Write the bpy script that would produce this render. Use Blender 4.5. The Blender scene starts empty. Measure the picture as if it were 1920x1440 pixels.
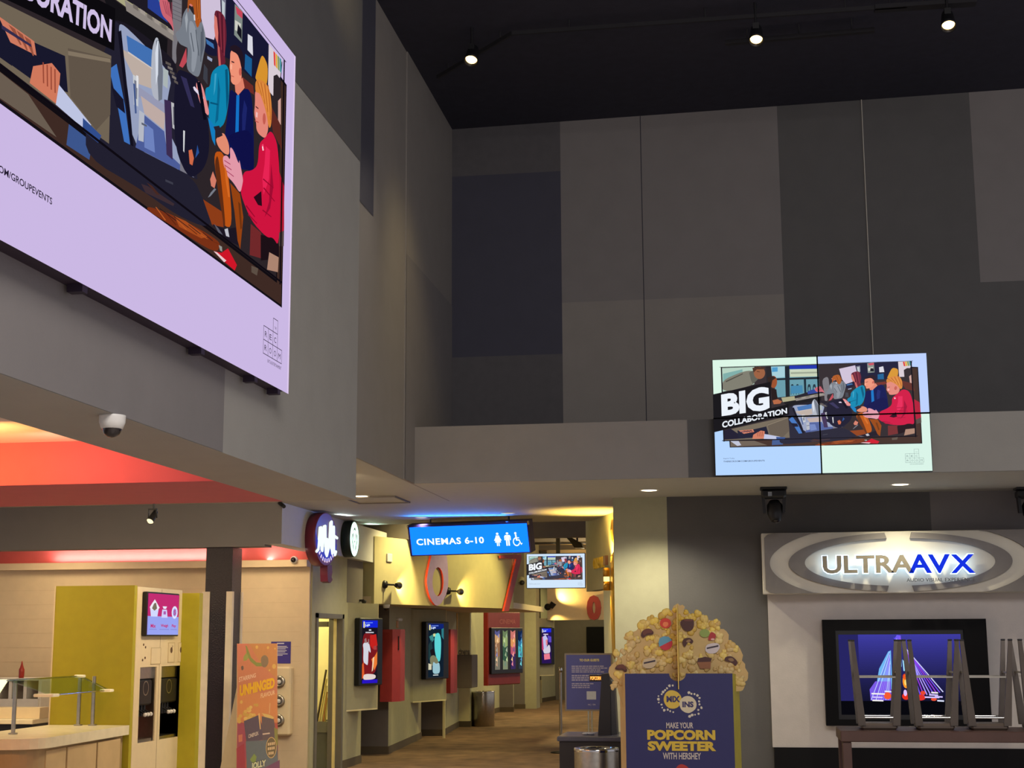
import bpy, math, random
from mathutils import Vector, Matrix
random.seed(7)
scn = bpy.context.scene
COL = scn.collection
PI = math.pi

# ------------------------------------------------------------------ camera
EYE = 1.7
F_PX = 2755.1
YAW, PITCH, ROLL = math.radians(8.7378), math.radians(9.8121), math.radians(-0.28787)
FWD = Vector((-math.sin(YAW)*math.cos(PITCH), math.cos(YAW)*math.cos(PITCH), math.sin(PITCH)))
_r = Vector((math.cos(YAW), math.sin(YAW), 0)); _u = _r.cross(FWD)
RT = math.cos(ROLL)*_r + math.sin(ROLL)*_u
UP = -math.sin(ROLL)*_r + math.cos(ROLL)*_u
cd = bpy.data.cameras.new('camera'); cam = bpy.data.objects.new('camera', cd); COL.objects.link(cam)
M = Matrix((RT, UP, -FWD)).transposed().to_4x4(); M.translation = Vector((0, 0, EYE)); cam.matrix_world = M
cd.sensor_fit = 'HORIZONTAL'; cd.sensor_width = 36; cd.lens = F_PX/1920*36; cd.clip_start = .1; cd.clip_end = 200
scn.camera = cam
vs = scn.view_settings
scn.display_settings.display_device = 'sRGB'
vs.view_transform = 'Standard'; vs.look = 'None'; vs.gamma = 1; vs.use_curve_mapping = False; vs.exposure = 0

def at(px, py, x=None, y=None, z=None):
    """surveyed point of the photograph on a known plane of the room"""
    d = FWD + RT*((px-960)/F_PX) - UP*((py-720)/F_PX)
    t = x/d.x if x is not None else y/d.y if y is not None else (z-EYE)/d.z
    return Vector((0, 0, EYE)) + d*t

# ------------------------------------------------------------------ materials
def lin(c):
    return tuple(((v/255)/12.92 if v/255 <= .04045 else ((v/255+.055)/1.055)**2.4) for v in c)

def mat(name, col, rough=.6, metal=0, noise=.06, scale=9, bump=0, spec=.4, bscale=None, trans=0, coat=0):
    m = bpy.data.materials.new(name); m.use_nodes = True
    nt = m.node_tree; b = nt.nodes['Principled BSDF']
    c = lin(col)
    b.inputs['Roughness'].default_value = rough; b.inputs['Metallic'].default_value = metal
    b.inputs['Specular IOR Level'].default_value = spec
    if trans: b.inputs['Transmission Weight'].default_value = trans
    if coat: b.inputs['Coat Weight'].default_value = coat
    tc = nt.nodes.new('ShaderNodeTexCoord'); n = nt.nodes.new('ShaderNodeTexNoise')
    n.inputs['Scale'].default_value = scale; n.inputs['Detail'].default_value = 4
    nt.links.new(tc.outputs['Object'], n.inputs['Vector'])
    r = nt.nodes.new('ShaderNodeValToRGB')
    r.color_ramp.elements[0].position = .3; r.color_ramp.elements[1].position = .7
    r.color_ramp.elements[0].color = tuple(v*(1-noise) for v in c)+(1,)
    r.color_ramp.elements[1].color = tuple(min(1, v*(1+noise)) for v in c)+(1,)
    nt.links.new(n.outputs['Fac'], r.inputs['Fac']); nt.links.new(r.outputs['Color'], b.inputs['Base Color'])
    if bump:
        n2 = nt.nodes.new('ShaderNodeTexNoise'); n2.inputs['Scale'].default_value = bscale or scale*8
        nt.links.new(tc.outputs['Object'], n2.inputs['Vector'])
        bp = nt.nodes.new('ShaderNodeBump'); bp.inputs['Strength'].default_value = bump; bp.inputs['Distance'].default_value = .02
        nt.links.new(n2.outputs['Fac'], bp.inputs['Height']); nt.links.new(bp.outputs['Normal'], b.inputs['Normal'])
    return m

def emat(name, col, strength=1.0):
    m = bpy.data.materials.new(name); m.use_nodes = True
    nt = m.node_tree; nt.nodes.clear()
    o = nt.nodes.new('ShaderNodeOutputMaterial'); e = nt.nodes.new('ShaderNodeEmission')
    e.inputs['Color'].default_value = lin(col)+(1,); e.inputs['Strength'].default_value = strength
    nt.links.new(e.outputs[0], o.inputs[0]); return m

def screen_mat(name, strength):
    m = bpy.data.materials.new(name); m.use_nodes = True
    nt = m.node_tree; nt.nodes.clear()
    o = nt.nodes.new('ShaderNodeOutputMaterial'); e = nt.nodes.new('ShaderNodeEmission')
    a = nt.nodes.new('ShaderNodeAttribute'); a.attribute_name = 'Col'
    e.inputs['Strength'].default_value = strength
    nt.links.new(a.outputs['Color'], e.inputs['Color']); nt.links.new(e.outputs[0], o.inputs[0]); return m

def print_mat(name, rough=.5):
    """printed board: the colour attribute is the ink"""
    m = bpy.data.materials.new(name); m.use_nodes = True
    nt = m.node_tree; b = nt.nodes['Principled BSDF']; b.inputs['Roughness'].default_value = rough
    a = nt.nodes.new('ShaderNodeAttribute'); a.attribute_name = 'Col'
    n = nt.nodes.new('ShaderNodeTexNoise'); n.inputs['Scale'].default_value = 30
    mx = nt.nodes.new('ShaderNodeMix'); mx.data_type = 'RGBA'; mx.blend_type = 'OVERLAY'; mx.inputs['Factor'].default_value = .06
    nt.links.new(a.outputs['Color'], mx.inputs['A']); nt.links.new(n.outputs['Fac'], mx.inputs['B'])
    nt.links.new(mx.outputs['Result'], b.inputs['Base Color']); return m

def glass_mat(name, col=(225, 240, 225), alpha=.12):
    m = bpy.data.materials.new(name); m.use_nodes = True
    nt = m.node_tree; nt.nodes.clear()
    o = nt.nodes.new('ShaderNodeOutputMaterial'); t = nt.nodes.new('ShaderNodeBsdfTransparent'); g = nt.nodes.new('ShaderNodeBsdfGlossy')
    t.inputs[0].default_value = lin(col)+(1,); g.inputs['Roughness'].default_value = .08
    mx = nt.nodes.new('ShaderNodeMixShader'); mx.inputs[0].default_value = alpha
    nt.links.new(t.outputs[0], mx.inputs[1]); nt.links.new(g.outputs[0], mx.inputs[2]); nt.links.new(mx.outputs[0], o.inputs[0]); return m

# ------------------------------------------------------------------ text
_tc = {}
def text_geo(s, bold=0.0, sp=1.0):
    k = (s, bold, sp)
    if k in _tc: return _tc[k]
    cu = bpy.data.curves.new('tmp', 'FONT'); cu.body = s; cu.offset = bold; cu.resolution_u = 3; cu.space_character = sp
    ob = bpy.data.objects.new('tmp', cu)
    me = bpy.data.meshes.new_from_object(ob)
    V = [(v.co.x, v.co.y) for v in me.vertices]; Fc = [tuple(p.vertices) for p in me.polygons]
    bpy.data.objects.remove(ob); bpy.data.curves.remove(cu); bpy.data.meshes.remove(me)
    x0 = min(v[0] for v in V); x1 = max(v[0] for v in V); y0 = min(v[1] for v in V); y1 = max(v[1] for v in V)
    V = [((a-x0)/(x1-x0), (b-y0)/(y1-y0)) for a, b in V]
    _tc[k] = (V, Fc); return _tc[k]

# ------------------------------------------------------------------ mesh builder
class MB:
    def __init__(s, M=None): s.v = []; s.f = []; s.m = []; s.c = []; s.M = M; s.hascol = False; s.sm = []
    def _add(s, vs, fs, m=0, col=None, smooth=False):
        o = len(s.v)
        for p in vs:
            p = Vector(p); s.v.append(s.M @ p if s.M is not None else p)
        fl = s.M is not None and s.M.determinant() < 0
        for f in fs:
            s.f.append(tuple(i+o for i in (reversed(f) if fl else f))); s.m.append(m); s.c.append(col); s.sm.append(smooth)
        if col: s.hascol = True
        return s
    def box(s, x0, y0, z0, x1, y1, z1, m=0, col=None):
        x0, x1 = sorted((x0, x1)); y0, y1 = sorted((y0, y1)); z0, z1 = sorted((z0, z1))
        V = [(x0,y0,z0),(x1,y0,z0),(x1,y1,z0),(x0,y1,z0),(x0,y0,z1),(x1,y0,z1),(x1,y1,z1),(x0,y1,z1)]
        return s._add(V, [(0,3,2,1),(4,5,6,7),(0,1,5,4),(1,2,6,5),(2,3,7,6),(3,0,4,7)], m, col)
    def rbox(s, x0, y0, z0, x1, y1, z1, b=.01, m=0):
        """box with chamfered edges"""
        x0, x1 = sorted((x0, x1)); y0, y1 = sorted((y0, y1)); z0, z1 = sorted((z0, z1))
        b = min(b, (x1-x0)*.45, (y1-y0)*.45, (z1-z0)*.45)
        def ring(x0, y0, x1, y1, z, b): return [(x0+b,y0,z),(x1-b,y0,z),(x1,y0+b,z),(x1,y1-b,z),(x1-b,y1,z),(x0+b,y1,z),(x0,y1-b,z),(x0,y0+b,z)]
        R = [ring(x0+b,y0+b,x1-b,y1-b,z0,b*.5), ring(x0,y0,x1,y1,z0+b,b), ring(x0,y0,x1,y1,z1-b,b), ring(x0+b,y0+b,x1-b,y1-b,z1,b*.5)]
        V = sum(R, []); Fs = [tuple(reversed(range(8))), tuple(range(24, 32))]
        for k in range(3):
            for i in range(8): Fs.append((k*8+i, k*8+(i+1)%8, k*8+8+(i+1)%8, k*8+8+i))
        return s._add(V, Fs, m)
    def poly(s, pts, m=0, col=None): return s._add(pts, [tuple(range(len(pts)))], m, col)
    def prism(s, pts, d, m=0, col=None, ms=None):
        """extrude a closed 3D outline by vector d"""
        n = len(pts); d = Vector(d); A = [Vector(p) for p in pts]
        s._add(A+[p+d for p in A], [tuple(reversed(range(n))), tuple(range(n, 2*n))], m, col)
        o = len(s.v)-2*n
        for i in range(n):
            j = (i+1) % n; s.f.append((o+i, o+j, o+n+j, o+n+i)); s.m.append(m if ms is None else ms); s.c.append(col); s.sm.append(False)
        return s
    def tube(s, p0, p1, r0, r1=None, n=12, m=0, caps=True, smooth=True):
        p0 = Vector(p0); p1 = Vector(p1); r1 = r0 if r1 is None else r1
        d = (p1-p0).normalized(); a = d.orthogonal().normalized(); b = d.cross(a)
        V = []
        for p, r in ((p0, r0), (p1, r1)):
            for i in range(n):
                t = 2*PI*i/n; V.append(p+a*(r*math.cos(t))+b*(r*math.sin(t)))
        s._add(V, [(i, (i+1) % n, n+(i+1) % n, n+i) for i in range(n)], m, None, smooth)
        if caps: s._add([V[i] for i in range(n)], [tuple(reversed(range(n)))], m); s._add([V[n+i] for i in range(n)], [tuple(range(n))], m)
        return s
    def path(s, pts, r, n=8, m=0):
        for a, b in zip(pts, pts[1:]): s.tube(a, b, r, n=n, m=m)
        return s
    def lathe(s, prof, c, axis=(0,0,1), n=24, m=0, sx=1):
        """profile of (radius, height) turned about an axis through c"""
        c = Vector(c); d = Vector(axis).normalized(); a = d.orthogonal().normalized(); b = d.cross(a); V = []; Fs = []
        for r, h in prof:
            for i in range(n):
                t = 2*PI*i/n; V.append(c+d*h+a*(r*math.cos(t))+b*(r*math.sin(t)))
        for k in range(len(prof)-1):
            for i in range(n): Fs.append((k*n+i, k*n+(i+1) % n, k*n+n+(i+1) % n, k*n+n+i))
        return s._add(V, Fs, m, None, True)
    def ball(s, c, rx, ry=None, rz=None, n=12, k=8, m=0, col=None):
        ry = ry or rx; rz = rz or rx; V = []; Fs = []
        for j in range(k+1):
            ph = PI*j/k
            for i in range(n):
                t = 2*PI*i/n; V.append((c[0]+rx*math.sin(ph)*math.cos(t), c[1]+ry*math.sin(ph)*math.sin(t), c[2]+rz*math.cos(ph)))
        for j in range(k):
            for i in range(n): Fs.append((j*n+i, j*n+n+i, j*n+n+(i+1) % n, j*n+(i+1) % n))
        return s._add(V, Fs, m, col, True)
    def text(s, t, o, ux, uz, m=0, bold=0., thick=0, nrm=None, col=None, sp=1.0, ms=None):
        """lettering: o = bottom-left corner, ux = full width, uz = full height"""
        V, Fc = text_geo(t, bold, sp); o = Vector(o); ux = Vector(ux); uz = Vector(uz)
        P = [o+ux*a+uz*b for a, b in V]
        if not thick: return s._add(P, Fc, m, col)
        n = Vector(nrm)*thick
        s._add([p+n for p in P], Fc, m, col); s._add(P, [tuple(reversed(f)) for f in Fc], m, col)
        cnt = {}
        for f in Fc:
            for i in range(len(f)):
                a, b = f[i], f[(i+1) % len(f)]; k = (min(a, b), max(a, b)); cnt.setdefault(k, []).append((a, b))
        for k, e in cnt.items():
            if len(e) == 1: a, b = e[0]; s._add([P[a], P[b], P[b]+n, P[a]+n], [(0, 1, 2, 3)], m if ms is None else ms, col)
        return s
    def text4(s, t, q, m=0, bold=0., col=None, sp=1.0):
        """lettering stretched over a quad: bottom-left, bottom-right, top-right, top-left"""
        V, Fc = text_geo(t, bold, sp); q = [Vector(p) for p in q]
        return s._add([q[0]*(1-a)*(1-b)+q[1]*a*(1-b)+q[2]*a*b+q[3]*(1-a)*b for a, b in V], Fc, m, col)
    def build(s, name, mats, parent=None, origin=None):
        if not isinstance(mats, (list, tuple)): mats = [mats]
        o = Vector(origin) if origin is not None else (parent_loc(parent) if parent is not None else Vector((0,0,0)))
        me = bpy.data.meshes.new(name); me.from_pydata([tuple(v-o) for v in s.v], [], s.f)
        for mm in mats: me.materials.append(mm)
        me.polygons.foreach_set('material_index', s.m); me.polygons.foreach_set('use_smooth', s.sm)
        if s.hascol:
            ca = me.color_attributes.new('Col', 'FLOAT_COLOR', 'CORNER'); data = []
            for p in me.polygons:
                c = s.c[p.index] or (200, 200, 200); l = lin(c)
                for _ in p.loop_indices: data.extend((l[0], l[1], l[2], 1))
            ca.data.foreach_set('color', data)
        me.update(); me.validate()
        ob = bpy.data.objects.new(name, me); COL.objects.link(ob)
        if parent is not None: ob.parent = parent
        else: ob.location = o
        return ob

def parent_loc(p):
    v = Vector((0, 0, 0))
    while p is not None: v += p.location; p = p.parent
    return v

def tag(o, label, cat, group=None, kind=None):
    o['label'] = label; o['category'] = cat
    if group: o['group'] = group
    if kind: o['kind'] = kind
    return o
def thing(name, label, cat, loc=(0,0,0), group=None):
    o = bpy.data.objects.new(name, None); COL.objects.link(o); o.location = loc; o.empty_display_size = .1
    o['kind'] = 'thing'; return tag(o, label, cat, group)
def struct(mb, name, mats, label=None, cat=None):
    o = mb.build(name, mats); o['kind'] = 'structure'
    if label: o['label'] = label
    if cat: o['category'] = cat
    return o
KL = 1.75
def lamp(name, kind, loc, energy, col=(255,255,255), target=None, size=.2, spot=60, blend=.5, size_y=None, parent=None):
    l = bpy.data.lights.new(name, kind); l.energy = energy*KL; l.color = lin(col)
    if kind == 'AREA':
        l.size = size
        if size_y: l.shape = 'RECTANGLE'; l.size_y = size_y
    else: l.shadow_soft_size = size
    if kind == 'SPOT': l.spot_size = math.radians(spot); l.spot_blend = blend
    o = bpy.data.objects.new(name, l); COL.objects.link(o); o.location = loc
    if target is not None: o.rotation_euler = (Vector(target)-Vector(loc)).to_track_quat('-Z', 'Y').to_euler()
    return o
def rotz_frame(x, y, z, ang):
    """local frame: +x along heading `ang` (measured from world +Y towards +X), +y out of the face (towards the viewer side), +z up"""
    h = Vector((math.sin(ang), math.cos(ang), 0)); n = Vector((math.cos(ang), -math.sin(ang), 0))
    m = Matrix((h, n, Vector((0,0,1)))).transposed().to_4x4(); m.translation = Vector((x, y, z)); return m
ART=[
((20,16,22),[(.0611,.271),(.9085,.1103),(.9596,.1169),(.9603,.7691),(.0697,.7635)]),
((62,42,36),[(.0743,.6318),(.9082,.1214),(.9553,.1244),(.9564,.7625),(.0735,.7569)]),
((105,92,80),[(.0743,.7078),(.1859,.7106),(.2462,.7511),(.0735,.7569)]),
((60,85,140),[(.2716,.6911),(.3263,.6903),(.3191,.7487),(.2674,.752)]),
((190,195,215),[(.073,.7078),(.1124,.7095),(.124,.7457),(.1055,.7516)]),
((120,48,22),[(.4737,.7544),(.552,.7331),(.6654,.7169),(.7055,.7181),(.6868,.753),(.543,.7614),(.4649,.7669)]),
((165,75,30),[(.5486,.735),(.5834,.7275),(.658,.725),(.6356,.7409),(.5633,.7517)]),
((205,22,40),[(.6787,.7502),(.7065,.7402),(.7303,.7167),(.7656,.7422),(.7577,.7605),(.7237,.7571)]),
((235,200,205),[(.6787,.7502),(.6906,.7469),(.7255,.7505),(.7176,.7587)]),
((150,150,145),[(.6961,.7258),(.7078,.724),(.7096,.7358),(.7015,.7371)]),
((175,24,50),[(.9315,.3893),(.9574,.4189),(.9615,.5322),(.9615,.5464),(.9371,.5658)]),
((80,66,62),[(.9381,.5653),(.9615,.5464),(.9615,.5914),(.9395,.6028)]),
((92,78,68),[(.8226,.7157),(.8514,.7092),(.8466,.7311),(.8234,.7332)]),
((16,12,18),[(.9299,.066),(.9339,.7103),(.0404,.7086),(.0383,.066)]),
((44,36,40),[(.0426,.0701),(.9262,.0693),(.9295,.7025),(.0436,.6998)]),
((178,208,190),[(.0438,.0724),(.1975,.071),(.1947,.2223),(.0404,.2811)]),
((120,170,165),[(.0479,.1227),(.1415,.0889),(.1407,.1399),(.0467,.2021)]),
((120,118,104),[(.0421,.1792),(.1412,.1082),(.192,.1001),(.214,.1784),(.1886,.222),(.1698,.2378),(.0428,.2857)]),
((88,88,78),[(.1719,.1192),(.192,.1023),(.214,.1784),(.1886,.222),(.18,.1876)]),
((150,88,56),[(.2481,.1274),(.245,.1507),(.2372,.1691),(.2261,.1789),(.2141,.1781),(.2035,.167),(.1963,.1477),(.194,.124),(.1971,.1006),(.205,.0822),(.2161,.0724),(.2281,.0732),(.2388,.0844),(.2459,.1037)]),
((70,42,30),[(.188,.0806),(.2098,.0718),(.2466,.0787),(.2463,.0956),(.2094,.0933),(.1935,.1206)]),
((30,28,32),[(.2529,.0723),(.2811,.0719),(.2788,.1936),(.253,.2258)]),
((96,150,165),[(.2762,.0715),(.4981,.0724),(.4988,.3165),(.3028,.3434),(.2812,.1938)]),
((160,205,215),[(.2774,.075),(.3417,.0758),(.3398,.1692),(.2816,.1735)]),
((70,150,200),[(.2809,.0809),(.3079,.0804),(.3072,.1187),(.2802,.1215)]),
((24,44,170),[(.3632,.0704),(.4957,.0723),(.495,.1037),(.3626,.0997)]),
((196,208,180),[(.3637,.1043),(.495,.1059),(.4947,.1709),(.3636,.1695)]),
((150,160,140),[(.3681,.1293),(.4926,.1305),(.4929,.1439),(.3684,.1428)]),
((20,26,34),[(.3417,.0735),(.3631,.0727),(.3601,.3388),(.3406,.3433)]),
((20,26,34),[(.2815,.178),(.4995,.1757),(.4997,.1936),(.2824,.1938)]),
((20,36,48),[(.4279,.1803),(.4388,.1798),(.4381,.3242),(.4284,.3259)]),
((28,48,60),[(.366,.2326),(.3806,.2312),(.3799,.3231),(.3763,.3229),(.3764,.2557),(.3692,.2552),(.3677,.3246),(.3641,.3244)]),
((28,48,60),[(.3903,.2341),(.4049,.2327),(.4042,.3245),(.4005,.3243),(.4007,.2571),(.3935,.2567),(.392,.326),(.3884,.3258)]),
((28,48,60),[(.4449,.2373),(.4594,.236),(.4586,.3276),(.455,.3274),(.4553,.2603),(.448,.2599),(.4465,.3291),(.4429,.3289)]),
((28,48,60),[(.469,.2388),(.4836,.2374),(.4828,.329),(.4792,.3288),(.4794,.2618),(.4722,.2614),(.4707,.3305),(.467,.3303)]),
((150,72,36),[(.303,.2086),(.3008,.2319),(.2957,.2504),(.2886,.2604),(.281,.2599),(.2744,.2491),(.27,.23),(.2687,.2065),(.2709,.1832),(.276,.1647),(.2831,.1546),(.2907,.1551),(.2974,.166),(.3017,.1851)]),
((40,26,22),[(.2572,.1697),(.282,.1555),(.3,.1724),(.2812,.1938),(.2726,.2608),(.2624,.2151)]),
((28,18,18),[(.2726,.2608),(.298,.2735),(.3024,.3635),(.2751,.3844)]),
((176,96,60),[(.2779,.3678),(.3025,.3579),(.3228,.3781),(.3139,.3977),(.2833,.4017)]),
((168,164,128),[(.3198,.3466),(.506,.3147),(.5066,.3415),(.3263,.385)]),
((20,18,22),[(.3263,.3872),(.5065,.3459),(.5049,.4193),(.3559,.428)]),
((122,118,124),[(.5123,.1986),(.5426,.1714),(.5465,.2542),(.545,.2921),(.5318,.3466),(.5365,.3815),(.5215,.3931),(.5208,.3121)]),
((92,88,96),[(.5142,.2066),(.542,.1917),(.542,.1931),(.5143,.208)]),
((92,88,96),[(.5147,.2164),(.5424,.2016),(.5425,.2031),(.5148,.2177)]),
((92,88,96),[(.5152,.2261),(.5429,.2116),(.543,.213),(.5152,.2275)]),
((92,88,96),[(.5156,.2359),(.5434,.2215),(.5434,.2229),(.5157,.2373)]),
((92,88,96),[(.5161,.2456),(.5438,.2314),(.5439,.2328),(.5162,.247)]),
((92,88,96),[(.5165,.2554),(.5443,.2413),(.5443,.2428),(.5166,.2568)]),
((92,88,96),[(.517,.2652),(.5447,.2513),(.5448,.2527),(.5171,.2665)]),
((92,88,96),[(.5175,.2749),(.5452,.2612),(.5453,.2626),(.5175,.2763)]),
((92,88,96),[(.5179,.2846),(.5457,.2711),(.5457,.2725),(.518,.286)]),
((24,24,50),[(.5931,.1159),(.6916,.066),(.9325,.066),(.9328,.0743),(.924,.1582),(.8059,.2174),(.7062,.2286),(.6218,.2951),(.6123,.2367)]),
((206,192,216),[(.5946,.1119),(.67,.0862),(.6763,.1443),(.6543,.2281),(.6231,.2457),(.6075,.2076)]),
((120,120,140),[(.6742,.0958),(.6927,.0903),(.6931,.1434),(.6795,.1336)]),
((190,200,205),[(.6782,.1029),(.6894,.1012),(.6896,.149),(.6799,.1413)]),
((128,138,132),[(.7259,.0724),(.7515,.066),(.7575,.066),(.7579,.1523),(.7271,.1556)]),
((200,70,90),[(.7288,.0753),(.7565,.0682),(.7572,.0868),(.7354,.0915)]),
((205,205,195),[(.7285,.1138),(.7519,.105),(.7491,.1321),(.7296,.14)]),
((20,20,30),[(.7404,.1147),(.7549,.1191),(.756,.1456),(.7375,.1416)]),
((215,215,225),[(.7799,.1097),(.7992,.1023),(.8033,.1523),(.7804,.1537)]),
((26,92,146),[(.7717,.1716),(.7995,.1636),(.7999,.2136),(.771,.2135)]),
((216,203,212),[(.9295,.066),(.9248,.1161),(.893,.1985),(.8703,.1978),(.8688,.066)]),
((220,60,50),[(.8903,.0692),(.8982,.0685),(.9015,.1074),(.8941,.1072)]),
((225,170,50),[(.8996,.0683),(.9075,.0677),(.9108,.1067),(.9033,.1066)]),
((120,150,90),[(.9088,.0675),(.9168,.0668),(.9202,.106),(.9126,.1059)]),
((60,140,150),[(.9182,.0666),(.9263,.066),(.9296,.1053),(.922,.1052)]),
((214,146,46),[(.8176,.1917),(.8366,.1261),(.8472,.1178),(.8677,.1305),(.8655,.1898),(.844,.2058),(.814,.2085)]),
((44,36,40),[(.893,.1402),(.9086,.124),(.9237,.1258),(.9285,.1785),(.9175,.2363),(.8948,.2465)]),
((205,160,150),[(.916,.1963),(.9285,.1785),(.9314,.256),(.9183,.2562)]),
((112,44,38),[(.7576,.2428),(.8066,.2336),(.8116,.255),(.7747,.2655)]),
((92,40,34),[(.8714,.2257),(.9276,.2556),(.9396,.3239),(.8969,.3028)]),
((60,110,170),[(.625,.2492),(.6512,.2409),(.6553,.2506),(.6289,.2588)]),
((150,160,190),[(.6319,.2871),(.6494,.2811),(.648,.2899),(.6323,.2945)]),
((28,24,34),[(.329,.448),(.3898,.4009),(.5262,.3767),(.5387,.4055),(.5236,.4381),(.3913,.4312),(.3537,.5002)]),
((140,132,126),[(.383,.3593),(.5179,.3172),(.5233,.3384),(.3887,.3789)]),
((30,26,36),[(.3819,.3365),(.5157,.2698),(.5189,.3142),(.3829,.3574)]),
((40,62,146),[(.4432,.2988),(.4732,.2809),(.5039,.3096),(.4445,.3244)]),
((202,100,112),[(.4736,.2759),(.5026,.253),(.5167,.2915),(.5226,.3179),(.5144,.3078),(.5051,.306),(.484,.3071)]),
((34,32,48),[(.3332,.5278),(.3632,.4231),(.5903,.4015),(.6117,.6103),(.4229,.6827),(.3424,.7044)]),
((150,160,190),[(.3678,.4232),(.3904,.4123),(.5227,.4177),(.5096,.4863),(.5075,.5544),(.6,.6131),(.4218,.66),(.408,.5755),(.3847,.4836)]),
((66,112,178),[(.3913,.4312),(.4638,.4071),(.4658,.4486),(.3978,.4654)]),
((188,172,162),[(.3802,.4695),(.4657,.4466),(.464,.4949),(.4241,.5125),(.3893,.4838)]),
((150,152,178),[(.4148,.5194),(.5104,.5024),(.5034,.524),(.4254,.5393)]),
((190,170,164),[(.4348,.5325),(.5049,.523),(.5036,.562),(.4462,.5642)]),
((76,92,152),[(.4415,.5676),(.5038,.5652),(.5154,.6071),(.6,.6131),(.4262,.6531)]),
((110,130,190),[(.4472,.5836),(.4723,.5825),(.4798,.6302),(.4499,.6376)]),
((60,44,80),[(.5003,.493),(.5203,.4828),(.5319,.6132),(.513,.6128)]),
((176,180,192),[(.4589,.4129),(.4683,.3725),(.4774,.3672),(.4897,.4052),(.4948,.4555),(.4935,.5062),(.4618,.5128)]),
((110,116,130),[(.4707,.3789),(.4776,.3712),(.4936,.4314),(.4942,.4975),(.4842,.5088),(.4769,.4442)]),
((196,200,205),[(.4115,.5021),(.4272,.4982),(.4289,.5606),(.417,.5651)]),
((120,124,140),[(.4153,.5111),(.4239,.5087),(.4248,.5477),(.4181,.5486)]),
((180,184,196),[(.4316,.5666),(.4462,.5642),(.4469,.6277),(.4325,.6333)]),
((170,180,180),[(.4933,.4233),(.5091,.4195),(.5085,.462),(.4952,.4635)]),
((186,186,190),[(.5204,.4848),(.5393,.4776),(.5422,.5392),(.5274,.5408)]),
((110,110,120),[(.5261,.4912),(.5326,.4887),(.5346,.5316),(.5291,.5312)]),
((200,200,196),[(.55,.5275),(.5768,.5157),(.5766,.6104),(.5573,.5884)]),
((110,110,112),[(.557,.5333),(.5649,.5306),(.5647,.5752),(.5588,.5705)]),
((120,118,130),[(.553,.5912),(.6,.6131),(.5545,.6241)]),
((18,16,30),[(.3679,.4426),(.3765,.4324),(.4233,.6715),(.417,.6787)]),
((62,112,188),[(.3511,.5366),(.3687,.5116),(.3944,.5852),(.4148,.6723),(.3988,.6711),(.3716,.5862)]),
((24,22,40),[(.3571,.5663),(.3892,.5734),(.3952,.6002),(.3723,.601)]),
((34,32,48),[(.3023,.6819),(.4407,.6506),(.5963,.6143),(.6314,.6477),(.6635,.6735),(.6495,.7089),(.552,.7331),(.4448,.7342),(.306,.7518)]),
((60,44,50),[(.4442,.7223),(.4624,.7163),(.5406,.7109),(.5375,.7179),(.4571,.7343)]),
((140,60,24),[(.6314,.6477),(.6981,.6401),(.7058,.6756),(.6643,.6925)]),
((28,22,34),[(.6642,.6898),(.712,.6778),(.7531,.6499),(.7678,.6916),(.7213,.7014)]),
((24,22,42),[(.5325,.3966),(.5652,.3789),(.6044,.3664),(.6361,.4211),(.649,.5133),(.6309,.5749),(.5832,.6288),(.5368,.5864),(.5269,.4748)]),
((118,124,134),[(.5449,.2555),(.5611,.2195),(.5813,.2273),(.6078,.215),(.6251,.2517),(.6168,.299),(.6059,.3615),(.5878,.3715),(.5617,.3742),(.5657,.3195),(.5577,.3234),(.5374,.3324),(.5226,.3179),(.5419,.2923)]),
((142,148,158),[(.5658,.2503),(.582,.2441),(.6004,.2768),(.5906,.3594),(.5778,.3692),(.5786,.3142),(.568,.298)]),
((90,96,108),[(.6085,.2297),(.6139,.2353),(.6176,.2781),(.6073,.3166),(.6087,.2726)]),
((214,120,112),[(.5566,.1936),(.5788,.1741),(.583,.1907),(.5739,.211),(.5625,.2158)]),
((172,84,32),[(.5622,.1737),(.5883,.1607),(.5974,.1731),(.606,.2115),(.5941,.2516),(.5833,.2356),(.5786,.2045),(.5639,.2096),(.5621,.241),(.5586,.2217)]),
((190,72,84),[(.5398,.3838),(.56,.324),(.5628,.3562),(.5507,.3802)]),
((60,62,72),[(.6193,.3173),(.6317,.3205),(.6334,.3598),(.6176,.3564)]),
((104,32,50),[(.6475,.1569),(.6687,.1402),(.6892,.1413),(.6962,.1888),(.6898,.2416),(.6961,.2578),(.673,.2809),(.663,.2626),(.6634,.2285),(.6518,.2119)]),
((214,118,108),[(.6498,.1668),(.6581,.1675),(.6647,.2013),(.6646,.2327),(.6547,.2225),(.6494,.1983)]),
((200,100,96),[(.6635,.2311),(.671,.2355),(.6775,.2748),(.6707,.2879)]),
((14,132,174),[(.644,.3212),(.6676,.285),(.6961,.2578),(.7098,.2684),(.711,.3417),(.6989,.4106),(.678,.4404),(.6536,.4571),(.6376,.4302),(.6418,.3917),(.6284,.4039),(.6253,.3734),(.6421,.3584)]),
((10,100,140),[(.6687,.3102),(.6774,.3401),(.6735,.4204),(.6634,.4376),(.6678,.3729)]),
((20,124,190),[(.6369,.4383),(.6638,.4451),(.6658,.4921),(.6548,.4842)]),
((226,140,140),[(.5925,.3853),(.6063,.37),(.6186,.3784),(.6281,.3966),(.6422,.4244),(.6368,.437),(.6139,.4269),(.6014,.411)]),
((226,216,236),[(.5852,.4018),(.589,.3966),(.6178,.399),(.6215,.4039),(.6148,.4075),(.5894,.4062)]),
((188,84,20),[(.6603,.5105),(.6956,.4875),(.7185,.5365),(.7372,.6585),(.7057,.6742),(.6935,.6285),(.6754,.5827)]),
((148,66,18),[(.7233,.5509),(.7622,.5568),(.7777,.6099),(.769,.6997),(.7579,.6822),(.743,.6147)]),
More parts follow.
